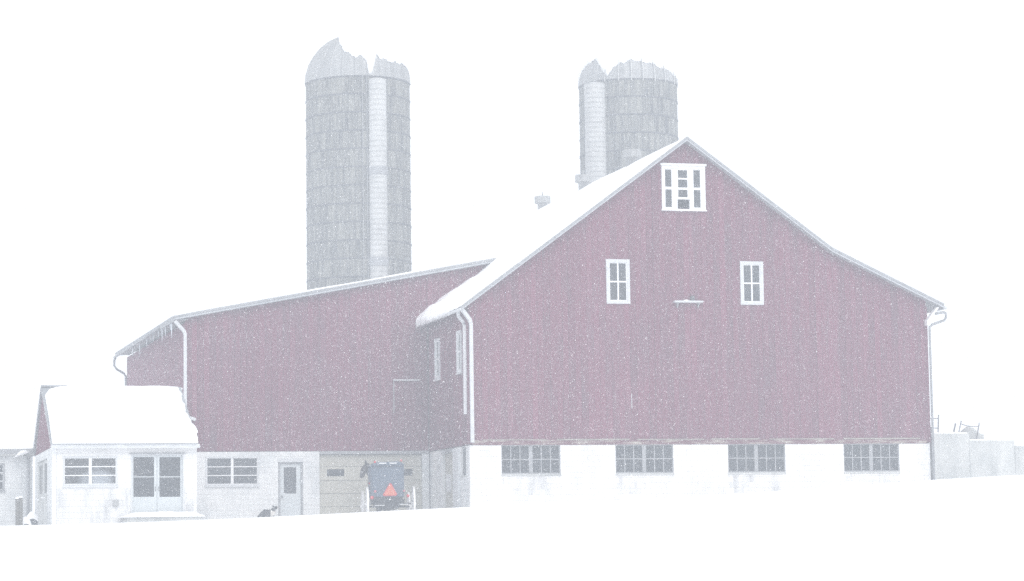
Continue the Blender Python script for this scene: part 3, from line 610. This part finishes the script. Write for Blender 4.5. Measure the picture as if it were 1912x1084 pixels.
# ------------------------------------------------------------------ retaining wall and things behind it
rw = Root('retaining_wall', 18.3, .35, yard_uv(20, 0) - .5, 'stepped pale concrete retaining wall running from the barn corner', 'wall')
for a0, a1, zt_ in ((18.32, 19.82, 3.88), (19.825, 21.72, 3.61), (21.725, 30.0, 3.38)):
    MB(rw).box(a0, a1, .1 + .004 * a0 % .02, .45, .6, zt_).build('wall_section', 'concrete', bevel=.015)
    mb = MB(rw); snow_sheet(rw, lambda s, t: ((a0 + .02 + (a1 - a0 - .04) * t, .16 + .26 * s, zt_ + .003), .045 * math.sin(math.pi * min(1, max(0, s))) + .01), 6, 24, lump=.004, seed=int(a0))
def on_v(x, y, v): u, z = fp(x, y, v); return (u, v, z)
v = 4.0
rl = Root('pipe_railing', *on_v(1749, 808, v), 'thin two-rail pipe railing at the barn corner above the retaining wall', 'railing')
mb = MB(rl); a = on_v(1752.5, 774, v); b = on_v(1750, 812, v); mb.tube([(b[0], v, b[2] - .5), a], .028, 6); mb.build('post', 'steel')
for y in (781, 799):
    mb = MB(rl); mb.tube([on_v(1700, y, v), on_v(1752, y, v)], .022, 6); mb.build('rail', 'steel')
mb = MB(rl); mb.tube([on_v(1737.5, 812, v), on_v(1739, 797, v)], .06, 6); mb.build('stub', 'steel')
ch = Root('chain_barrier', *on_v(1811, 812, v), 'leaning pair of thin posts with a sagging chain above the retaining wall', 'barrier')
for x0, y0, x1, y1 in ((1790.5, 806, 1795, 785), (1824, 816, 1828.5, 789)):
    mb = MB(ch); p = on_v(x0, y0, v); mb.tube([(p[0] - .1, v, p[2] - .6), p, on_v(x1, y1, v)], .024, 6); mb.build('post', 'steel')
mb = MB(ch); mb.tube([on_v(1794, 791 + 0, v), on_v(1803, 794, v), on_v(1812, 795.6, v), on_v(1827, 796, v)], .018, 6); mb.build('chain', 'steel')
ps = Root('short_post', *on_v(1783, 806, v), 'short leaning dark post beside the chain barrier', 'post')
mb = MB(ps); p = on_v(1781.5, 803, v); mb.tube([(p[0] - .05, v, p[2] - .7), p, on_v(1784.2, 790, v)], [.04, .035, .03], 7); mb.build('post', 'steel')
hp = Root('snow_heap', *on_v(1809, 812, v + .6), 'rounded grey heap half under snow behind the chain barrier', 'heap')
snow_sheet(hp, lambda s, t: ((on_v(1809, 812, v + .6)[0] + (t - .5) * .9, v + .6 + (s - .5) * .9, on_v(1809, 812, v + .6)[2] - .3), .3 + .36 * math.sin(math.pi * min(1, max(0, t))) * math.sin(math.pi * min(1, max(0, s)))), 10, 12, lump=.01, name='heap', mtl='concrete')

# ------------------------------------------------------------------ silos
def silo(x, ytop, Yd, wpx, label, chute_x, chute_w, collars, zvis, snow_pts, seed, chute_top, ribs=(), polar=(), yref=150):
    d = ray(x, ytop); p = d * (Yd / d[1]); R = wpx / 2 / FOC * Yd; ztop = float(p[2]); zb = 1.2; k = Yd / FOC
    o = bpy.data.objects.new('silo', None); col.objects.link(o); o.location = (p[0], p[1], zb); o['label'] = label; o['category'] = 'silo'; o['group'] = 'concrete stave silos'
    face = math.atan2(-p[1], -p[0])                     # direction towards the road
    H = ztop - zb; N = 52; rows = 24; rh = H / rows; wv = 2 * R * math.tan(math.pi / N)
    def stv(mb, az, z):
        c, s_ = math.cos(az), math.sin(az)
        def P(t, r, zz): return (c * r - s_ * t, s_ * r + c * t, zz)
        w2 = wv / 2 - .005; e = .010; r0 = R - .05; r1 = R
        o4 = lambda w_, r_, e_: [P(-w_ + e_, r_, z + .006 + e_), P(w_ - e_, r_, z + .006 + e_), P(w_ - e_, r_, z + rh - .006 - e_), P(-w_ + e_, r_, z + rh - .006 - e_)]
        mb.add(o4(w2, r0, 0) + o4(w2, r1 - e, 0) + o4(w2, r1, e), [(8, 9, 10, 11)] + [(i, (i + 1) % 4, 4 + (i + 1) % 4, 4 + i) for i in range(4)] + [(4 + i, 4 + (i + 1) % 4, 8 + (i + 1) % 4, 8 + i) for i in range(4)])
    base = MB(); stv(base, 0, 0); bme = base.mesh('stave', 'stave'); rest = MB(); r = random.Random(seed); cnt = 0
    shell = MB(); shell.lathe([(R - .03, 0), (R - .03, H)], seg=N); sh_o = shell.build('inner_shell', 'core', o)
    for i in range(N):
        az = 2 * math.pi * (i + .5) / N; da = (az - face + math.pi) % (2 * math.pi) - math.pi
        for j in range(rows):
            z = j * rh
            if abs(da) < math.radians(83) and zb + z + rh > zvis and cnt < 300:
                link('stave', bme, o, (r.uniform(-.006, .006), r.uniform(-.006, .006), z), (0, 0, az)); cnt += 1
            else: stv(rest, az, z)
    ro = rest.build('stave_wall', 'stave', o, fix=False); ro['kind'] = 'stuff'
    hoop = MB(); hoop.lathe([(R + .002, -.03), (R + .03, -.03), (R + .03, .03), (R + .002, .03), (R + .002, -.03)], seg=N)
    for a in (-1.5,): hoop.tube([(math.cos(face + a) * (R + .03), math.sin(face + a) * (R + .03), -.06), (math.cos(face + a) * (R + .03), math.sin(face + a) * (R + .03), .06)], .04, 6)
    hme = hoop.mesh('hoop', 'core')
    for j in range(rows + 1):
        if zb + j * rh > zvis - 1: link('hoop', hme, o, (0, 0, j * rh - (.03 if j == rows else 0)), (0, 0, r.uniform(0, 6)))
    # ribbed dome
    HD = 95 * k * (R / (97 * Yd / FOC)); G = 26; pan = MB(); ga = math.pi / G; m_ = 9
    prof = [(R * 1.012 * math.cos(f), HD * math.sin(f)) for f in np.linspace(0, math.pi / 2 * .985, m_)]
    V = []; Fc = []
    for rr, zz in prof:
        for t, up in ((-1, .03), (-.86, .0), (0, 0.012), (.86, 0), (1, .03)):
            a = ga * t * .995; q = rr + up; V.append((q * math.cos(a), q * math.sin(a), zz + up * .5))
    for i in range(m_ - 1):
        for t in range(4): Fc.append((i * 5 + t, i * 5 + t + 1, (i + 1) * 5 + t + 1, (i + 1) * 5 + t))
    pan.add(V, Fc); pme = pan.mesh('roof_panel', 'galv')
    dome = MB(); dome.lathe([(R * 1.0 * math.cos(f), H + HD * .99 * math.sin(f)) for f in np.linspace(0, math.pi / 2 * .99, 10)], seg=52); dm = dome.build('dome', 'galv', o, smooth=True)
    for g in range(G): link('roof_panel', pme, dm, (0, 0, H), (0, 0, 2 * math.pi * g / G))
    # snow lying on the dome; its lower edge is ragged
    az_t = []
    for dx, dy in snow_pts:
        dy = dy + ytop - yref
        best = None                   # elevation on the dome that shows at (dx, dy) seen from below
        for f in np.linspace(.02, 1.4, 140):
            q = dx * k / (R * math.cos(f))
            if abs(q) > .995: continue
            a_ = math.asin(q); e_ = abs(HD * math.sin(f) + R * math.cos(f) * math.cos(a_) * .19 - dy * k)
            if best is None or e_ < best[0]: best = (e_, a_, float(f))
        if best: az_t.append(best[1:])
    az_t += polar; az_t.sort(); A = [a for a, _ in az_t]; Tf = [f for _, f in az_t]
    A = [-math.pi, A[0] - .3] + A + [A[-1] + .5, math.pi]; Tf = [.35, Tf[0]] + Tf + [.45, .35]
    n = 360; mrow = 12; V = []; Fc = []; rr = random.Random(seed + 5); jag = [rr.uniform(-.03, .03) for _ in range(n)]
    for i in range(n):
        a = -math.pi + 2 * math.pi * i / n; f0 = float(np.interp(a, A, Tf)) + (jag[i] + jag[i // 6 * 6]) * .6; f0 = min(1.52, max(.02, f0))
        for layer in (0, 1):
            for j in range(mrow + 1):
                f = f0 + (math.pi / 2 * .999 - f0) * j / mrow; th = (.03 if layer == 0 else .05 + .13 * min(1, j / 2))
                ang = face + a; V.append(((R + th) * math.cos(f) * math.cos(ang), (R + th) * math.cos(f) * math.sin(ang), H + (HD + th) * math.sin(f) + .01))
    L = 2 * (mrow + 1)
    for i in range(n):
        i2 = (i + 1) % n
        for j in range(mrow):
            Fc.append((i * L + mrow + 1 + j, i2 * L + mrow + 1 + j, i2 * L + mrow + 2 + j, i * L + mrow + 2 + j))
        Fc.append((i * L, i2 * L, i2 * L + mrow + 1, i * L + mrow + 1)); Fc.append((i * L, i * L + 1, i2 * L + 1, i2 * L))
    cap = MB(); cap.add(V, Fc); so = cap.build('snow_cover', 'snow', o, smooth=True); so['kind'] = 'stuff'
    # chute: stacked half-round sheets
    rc = chute_w / 2 * k; da = math.asin((chute_x - x) * k / (R + rc * .3)); ca = face + da; cx_, cy_ = (R + rc * .25) * math.cos(ca), (R + rc * .25) * math.sin(ca)
    ztc = H + (ytop - chute_top) * k - .19 * R; sec = 1.02; nsec = 12; prof = []
    for j in range(4):
        z = -sec + j * sec / 4; prof += [(rc, z + .004), (rc, z + sec / 4 - .05), (rc + .022, z + sec / 4 - .035), (rc + .022, z + sec / 4 - .012), (rc - .012, z + sec / 4 - .004)]
    cs = MB(); cs.lathe(prof, seg=20); cme = cs.mesh('chute_section', 'chute')
    chute = None
    cl = MB(); cl.lathe([(rc * .95, ztc - sec * nsec), (rc * .95, ztc - .02), (rc * .6, ztc + .05), (.02, ztc + .08)], cx_, cy_, 20); chute = cl.build('chute', 'chute', o, smooth=True)
    for j in range(nsec): link('chute_section', cme, chute, (cx_, cy_, ztc - j * sec))
    for y0, y1 in collars:
        za, zb_ = H + (ytop - y1) * k - R * (1013 - y1) / FOC, H + (ytop - y0) * k - R * (1013 - y0) / FOC; c2 = MB(); c2.lathe([(rc * .9, za), (rc * 1.1, za), (rc * 1.1, zb_), (rc * .9, zb_), (rc * .9, za)], cx_, cy_, 20); c2.build('chute_collar', 'trim', chute)
    lad = MB()
    for t in (-1, 1):
        la = ca - math.copysign((rc + .18) / R, 1) + t * .04; lad.tube([((R + .08) * math.cos(la), (R + .08) * math.sin(la), H - 12.5), ((R + .08) * math.cos(la), (R + .08) * math.sin(la), H + .1)], .016, 5)
    lad.build('chute_rail', 'trim', chute)
    # standing ribs that break through the snow edge
    for dx in ribs:
        a = math.asin(dx * k / R / .9); f1 = float(np.interp(a, A, Tf)) + .10; rb = MB()
        rb.tube([((R + .09) * math.cos(f) * math.cos(face + a), (R + .09) * math.cos(f) * math.sin(face + a), H + (HD + .09) * math.sin(f) - .02) for f in np.linspace(-.04, f1, 8)] , .03, 5); rb.build('roof_rib', 'chute', dm)
    return o
silo(668, 158, 124, 196, 'grey concrete stave silo rising behind the low barn wing', 704.5, 33, ((315, 330), (487, 503)), 12.6,
     [(-24, 53), (-17, 52), (-10, 46), (0, 42), (4, 47), (12, 42), (16, 38), (19, 22), (21, 8), (24, 4), (27, 20), (33, 44), (36, 50), (41, 39), (48, 40), (55, 36), (60, 33), (67, 36), (74, 30), (81, 31), (88, 28), (95, 20)], 3, 147, polar=[(-2.0, 1.25), (-1.57, 1.25), (-1.2, 1.2), (-.9, 1.12), (-.6, .93), (-.46, .74)])
silo(1172.5, 162, 130, 185, 'grey concrete stave silo rising behind the main barn ridge', 1110.5, 40, (), 17.0,
     [(-92, 8), (-84, 22), (-74, 34), (-64, 40), (-59, 46), (-55, 38), (-45, 20), (-38, 12), (-34, 18), (-28, 26), (-20, 30), (-12, 36), (-6, 33), (0, 38), (8, 41), (16, 37), (22, 36), (28, 38), (36, 34), (46, 34), (54, 28), (64, 24), (74, 20), (84, 10), (91, 3)], 4, 151, ribs=(-37, -15, 6, 25, 44, 61, 76), yref=152)

# ------------------------------------------------------------------ buggy
VB = .6; bz = yard_uv(-2.9, 1.5) + .0
bg_ = Root('horse_buggy', -2.94, .6, bz, 'grey boxy horse buggy with white wheels and an orange warning triangle', 'buggy')
bg_.o.rotation_euler.z = YAW - math.radians(8)
bu0, bu1 = -3.55, -2.34; zt0 = 2.86; zm = 1.66; zl = bz + .42
def rrect(u0, u1, z0, z1, r, n=5):
    pts = []
    for cx_, cz_, a in ((u1 - r, z1 - r, 0), (u0 + r, z1 - r, 90)):
        for i in range(n + 1): t = math.radians(a + 90 * i / n); pts.append((cx_ + r * math.cos(t), cz_ + r * math.sin(t)))
    return [(u0, z0), (u1, z0)] + pts
mb = MB(bg_); mb.extr([(a, VB + .05, b) for a, b in rrect(bu0, bu1, zm, zt0, .10)], (0, 1.75, 0)); body = mb.build('body', 'buggy')
mb = MB(bg_); mb.extr([(a, VB + .02, b) for a, b in rrect(bu0 + .05, bu1 - .05, zm + .04, zt0 - .12, .06)], (0, .028, 0)); mb.build('rear_curtain', 'buggy', body)
mb = MB(bg_); mb.extr([(a, VB - .02, b) for a, b in [(bu0 - .02, zt0 - .06), (bu0 + .06, zt0 + .02), (bu0 + .22, zt0 + .07), (bu1 - .22, zt0 + .09), (bu1 - .06, zt0 + .04), (bu1 + .02, zt0 - .04)]], (0, 1.9, 0)); rf_ = mb.build('roof', 'buggy', body)
mb = MB(bg_); mb.extr([(bu0 + .04, VB + .06, zm - .003), (bu1 - .06, VB + .06, zm - .003), (bu1 - .06, VB + .06, zm - .22), (bu1 - .25, VB + .06, zl), (bu0 + .30, VB + .06, zl), (bu0 + .22, VB + .06, zm - .25), (bu0 + .10, VB + .06, zm - .20)], (0, 1.7, 0)); mb.build('lower_box', 'buggy_dark')
for a, b in ((bu0 + .30, bu0 + .56), (bu0 + .68, bu0 + .94)): MB(bg_).box(a, b, VB - .05, VB - .021, zt0 + .01, zt0 + .045).build('reflector_strip', 'white', rf_)
for (x, y, r_, m_, nm) in ((701, 862, .042, 'redlamp', 'marker_lamp'), (749, 859.5, .042, 'redlamp', 'marker_lamp'), (695.5, 928.5, .062, 'redlamp', 'tail_lamp'), (761.5, 925.5, .058, 'redlamp', 'tail_lamp'), (701.5, 917, .05, 'pinklamp', 'reflector'), (754.5, 916, .04, 'pinklamp', 'reflector')):
    a, b = fp(x, y, VB - .05); mb = MB(bg_); mb.tube([(a, VB + .06, b), (a, VB - .03, b), (a, VB - .06, b)], [r_ * 1.05, r_, r_ * .6], 14); mb.build(nm, m_, smooth=False)
tri = [fp(x, y, VB - .04) for x, y in ((717.5, 922.5), (720.5, 924.5), (737, 924), (739.5, 921.5), (730.5, 905), (728, 904.5))]
mb = MB(bg_); mb.extr([(a, VB - .045, b) for a, b in tri], (0, .02, 0)); te = mb.build('warning_triangle', 'orange')
mb = MB(bg_); c_ = np.mean(tri, 0); mb.extr([(c_[0] + (a - c_[0]) * 1.22, VB - .024, c_[1] + (b - c_[1]) * 1.22) for a, b in tri], (0, .018, 0)); mb.build('triangle_border', 'redlamp', te)
a, b = fp(728, 932, VB); MB(bg_).box(a - .03, a + .03, VB + .04, VB + .058, b - .02, b + .02).build('badge', 'white')
# mirror with a red lamp on the left side
a, b = fp(685.5, 902.5, VB + .7); mb = MB(bg_); mb.tube([(a - .06, VB + .7, b), (a + .05, VB + .7, b), (bu0 + .02, VB + .7, b - .02)], [.045, .05, .015], 8); mi = mb.build('side_lamp', 'buggy_dark', smooth=True)
mb = MB(bg_); mb.tube([(a + .0, VB + .66, b + .01), (a + .0, VB + .63, b + .01)], .04, 10); mb.build('lens', 'redlamp', mi)
def wheel(u, v, R_, name='wheel'):
    z = bz + R_; mb = MB(bg_); V = []; Fc = []; n = 32; cs = [(R_ - .075, -.032), (R_, -.034), (R_, .034), (R_ - .075, .032)]
    for i in range(n):
        t = 2 * math.pi * i / n
        for rr, du in cs: V.append((u + du, v + rr * math.cos(t), z + rr * math.sin(t)))
    for i in range(n):
        for k in range(4): Fc.append((i * 4 + k, i * 4 + (k + 1) % 4, ((i + 1) % n) * 4 + (k + 1) % 4, ((i + 1) % n) * 4 + k))
    mb.add(V, Fc); w = mb.build(name, 'wheel')
    mb = MB(bg_); mb.tube([(u - .10, v, z), (u - .04, v, z), (u + .04, v, z), (u + .10, v, z)], [.04, .075, .075, .04], 12); mb.build('hub', 'wheel', w, smooth=True)
    for i in range(12):
        t = 2 * math.pi * (i + .5) / 12; mb = MB(bg_); mb.tube([(u, v + .05 * math.cos(t), z + .05 * math.sin(t)), (u, v + (R_ - .03) * math.cos(t), z + (R_ - .03) * math.sin(t))], [.026, .02], 5); mb.build('spoke', 'wheel', w)
RW = (2.05 - bz) / 2
wheel(-3.66, 1.15, RW); wheel(-1.97, 1.15, RW); wheel(-3.74, 2.75, RW * .90); wheel(-2.03, 2.75, RW * .86)
for v, r_ in ((1.15, RW), (2.75, RW * .88)):
    mb = MB(bg_); mb.tube([(-3.66, v, bz + r_), (-2.03, v, bz + r_)], .03, 8); mb.build('axle', 'buggy_dark')
    for s_ in (-1, 1):
        mb = MB(bg_); mb.tube([(-2.83 + s_ * .5, v - .45, bz + r_ + .18), (-2.83 + s_ * .5, v, bz + r_ + .05), (-2.83 + s_ * .5, v + .45, bz + r_ + .18)], .022, 6); mb.build('leaf_spring', 'buggy_dark')
MB(bg_).box(-3.5, -2.15, .62, .70, zl + .06, zl + .12).build('bumper_bar', 'buggy_dark')
MB(bg_).box(-3.40, -3.05, .60, .618, zl + .13, zl + .155).build('reflector_strip', 'offwhite'); MB(bg_).box(-2.52, -2.2, .60, .618, zl + .16, zl + .185).build('reflector_strip', 'offwhite')
for s_ in (-1, 1):
    mb = MB(bg_); mb.tube([(-2.83 + s_ * .36, 2.7, bz + .72), (-2.83 + s_ * .40, 3.6, bz + .85), (-2.83 + s_ * .34, 5.0, bz + .95)], .025, 6); mb.build('shaft', 'buggy_dark')

# ------------------------------------------------------------------ horse (hitched ahead of the buggy, looking to its left)
hz_ = yard_uv(-2.9, 4.4); HB, HV = fp(714, 930, 4.2)[0], 4.2; HA = math.radians(7)
hr = Root('horse', HB, HV, hz_, 'dark horse hitched ahead of the buggy, head turned to the side', 'horse'); hr.o.rotation_euler.z = YAW - HA
def hloc(x, y, v):                 # pixel at depth v -> the horse's own axes
    u, z = fp(x, y, v); du, dv_ = u - HB, v - HV; return (du * math.cos(HA) - dv_ * math.sin(HA), du * math.sin(HA) + dv_ * math.cos(HA), z - hz_)
pl_, mz_ = hloc(682, 870, 5.05), hloc(674, 893, 4.95); nk = hloc(691, 880, 5.1)
mixp = lambda a, b, t: tuple(a[i] + (b[i] - a[i]) * t for i in range(3))
sh0 = (-.02, .62, 1.30)
hv = [(0, -.75, 1.22, (.27, .27)), (0, -.3, 1.20, (.28, .30)), (0, .2, 1.22, (.26, .29)), (*sh0, (.21, .26)), (*mixp(sh0, nk, .5), (.15, .20)), (*nk, (.13, .18)), (*pl_, .13),
      (*mixp(pl_, mz_, .3), .135), (*mixp(pl_, mz_, .65), .105), (*mz_, .085), (0, -1.02, 1.15, .2),
      (-.15, -.85, .95, .15), (-.15, -.75, .72, .10), (-.15, -.97, .50, .06), (-.15, -.92, .16, .045), (-.15, -.86, .03, .06),
      (.15, -.85, .95, .15), (.15, -.75, .72, .10), (.15, -.97, .50, .06), (.15, -.92, .16, .045), (.15, -.86, .03, .06),
      (-.14, .6, .92, .12), (-.14, .63, .52, .062), (-.14, .63, .16, .042), (-.14, .68, .03, .06),
      (.14, .6, .92, .12), (.14, .63, .52, .062), (.14, .63, .16, .042), (.14, .68, .03, .06)]
he = [(0, 1), (1, 2), (2, 3), (3, 4), (4, 5), (5, 6), (6, 7), (7, 8), (8, 9), (0, 10), (0, 11), (11, 12), (12, 13), (13, 14), (14, 15), (0, 16), (16, 17), (17, 18), (18, 19), (19, 20), (3, 21), (21, 22), (22, 23), (23, 24), (3, 25), (25, 26), (26, 27), (27, 28)]
skin('body', 'horse', hv, he, 0, hr)
for dv_ in (-.06, .06):
    mb = MB(); p = pl_; mb.tube([(p[0] + .02, p[1] + dv_, p[2] + .07), (p[0] + .03, p[1] + dv_ * 1.2, p[2] + .15), (p[0] - .02, p[1] + dv_ * 1.3, p[2] + .24)], [.035, .042, .006], 7); mb.build('ear', 'horse', hr, smooth=True)
mb = MB(); mb.tube([(0, -1.14, 1.25), (0, -1.26, 1.1), (0, -1.28, .7), (0, -1.26, .35)], [.05, .07, .08, .02], 8); mb.build('tail', 'horse', hr, smooth=True)
mb = MB(); mb.tube([(sh0[0] + .1, sh0[1], sh0[2] + .25), (nk[0] + .12, nk[1], nk[2] + .12), (pl_[0] + .06, pl_[1], pl_[2] + .09)], [.05, .06, .05], 7); mb.build('mane', 'horse', hr, smooth=True)

# ------------------------------------------------------------------ dog
du0, dz0 = fp(488, 962, 5.9); dgz = yard_uv(du0 + .2, 5.9)
dg = Root('dog', du0 + .2, 5.9, dgz, 'black and white dog beside the grey door, head raised', 'dog')
dh = fp(498, 951, 5.9)[1] - dgz        # height of the back
hx, hz2 = fp(513, 948, 5.9); hx -= du0 + .2; hz2 -= dgz
dv = [(-.10, 0, dh - .15, (.15, .15)), (.06, 0, dh - .15, (.15, .16)), (.20, 0, dh - .15, (.13, .17)), (.26, 0, dh - .07, (.11, .12)), (hx - .08, 0, hz2 - .09, .10), (hx - .02, 0, hz2 - .01, .095), (hx + .07, 0, hz2 + .02, .06), (hx + .14, 0, hz2 + .03, .04),
      (-.17, .07, dh - .20, .085), (-.14, .07, dh - .32, .055), (-.19, .07, .10, .032), (-.16, .07, .02, .036),
      (-.17, -.07, dh - .20, .085), (-.14, -.07, dh - .32, .055), (-.19, -.07, .10, .032), (-.16, -.07, .02, .036),
      (.22, .07, dh - .24, .06), (.22, .07, .14, .034), (.24, .07, .02, .036), (.22, -.07, dh - .24, .06), (.22, -.07, .14, .034), (.24, -.07, .02, .036),
      (-.22, 0, dh - .16, .05), (-.32, 0, dh - .30, .05), (-.36, 0, dh - .42, .035)]
de = [(0, 1), (1, 2), (2, 3), (3, 4), (4, 5), (5, 6), (6, 7), (0, 8), (8, 9), (9, 10), (10, 11), (0, 12), (12, 13), (13, 14), (14, 15), (2, 16), (16, 17), (17, 18), (2, 19), (19, 20), (20, 21), (0, 22), (22, 23), (23, 24)]
skin('body', 'dog', dv, de, 1, dg)
for s_ in (-1, 1):
    mb = MB(); mb.tube([(hx - .05, s_ * .05, hz2 + .03), (hx - .07, s_ * .065, hz2 + .07), (hx - .10, s_ * .07, hz2 + .10)], [.03, .028, .006], 6); mb.build('ear', 'buggy_dark', dg, smooth=True)

# ------------------------------------------------------------------ falling snow
def flakes(n, x0, x1, y0, y1, z0, z1, s0, s1):
    P = rng.uniform((x0, y0, z0), (x1, y1, z1), (int(n * 1.75), 3))
    gust = .57 + .22 * np.sin(.62 * P[:, 0] + .5 * P[:, 2] + 1.3 * np.sin(.21 * P[:, 1])) + .2 * np.sin(1.35 * P[:, 0] - 1.1 * P[:, 2] + 2 * np.sin(.17 * P[:, 1] + 1)) + .12 * np.sin(2.7 * P[:, 2] + 1.9 * P[:, 0])
    P = P[rng.random(len(P)) < gust][:n]
    gzv = np.interp(P[:, 1], [0, 40, 82, 110], [-1.6, -.9, 1.0, .9]); P = P[P[:, 2] > gzv]; n = len(P)
    s_ = s0 + (s1 - s0) * rng.random((n, 1)) ** 3; d1 = rng.normal(size=(n, 3)) * .8 + np.array([.3, 0, -.45]); d1 /= np.linalg.norm(d1, axis=1, keepdims=True)
    d2 = np.cross(d1, rng.normal(size=(n, 3))); d2 /= np.linalg.norm(d2, axis=1, keepdims=True); d1 *= s_ * rng.uniform(.9, 1.35, (n, 1)); d2 *= s_
    V = np.stack([P - d1, P + d2, P + d1, P - d2], 1).reshape(-1, 3)
    b = (np.arange(n) * 4)[:, None]; T = np.concatenate([b + t for t in ([0, 1, 2], [0, 2, 3])], 1).reshape(-1)
    me = bpy.data.meshes.new('falling_snow'); me.vertices.add(len(V)); me.vertices.foreach_set('co', V.astype(np.float32).ravel())
    nf = len(T) // 3; me.loops.add(len(T)); me.loops.foreach_set('vertex_index', T.astype(np.int32)); me.polygons.add(nf)
    me.polygons.foreach_set('loop_start', np.arange(0, len(T), 3, dtype=np.int32)); me.polygons.foreach_set('loop_total', np.full(nf, 3, np.int32))
    me.update(); me.materials.append(M['snow']); o = bpy.data.objects.new('falling_snow', me); col.objects.link(o)
    o['kind'] = 'stuff'; o['label'] = 'fine snow falling through the air before the farm'; o['category'] = 'snowfall'; return o
flakes(1250000, -20, 20, 34, 89, -.6, 21, .0024, .0074)

# ------------------------------------------------------------------ haze: the air thick with snow
hm = bpy.data.materials.new('snow_haze'); hm.use_nodes = True; hn = hm.node_tree; hn.nodes.clear()
ho = hn.nodes.new('ShaderNodeOutputMaterial'); pv = hn.nodes.new('ShaderNodeVolumePrincipled')
pv.inputs['Color'].default_value = (.86, .92, 1.0, 1); pv.inputs['Density'].default_value = HAZE_DENSITY; pv.inputs['Anisotropy'].default_value = 0.0
hn.links.new(pv.outputs[0], ho.inputs['Volume'])
hb_ = MB(); hb_.box(-146, 146, -46, 246, -3.2, 31); hme_ = bpy.data.meshes.new('haze'); hme_.from_pydata(hb_.v, [], hb_.f); hme_.materials.append(hm)
hz_o = bpy.data.objects.new('haze', hme_); col.objects.link(hz_o); hz_o['kind'] = 'stuff'; hz_o['label'] = 'pale snowy haze filling the air'; hz_o['category'] = 'haze'
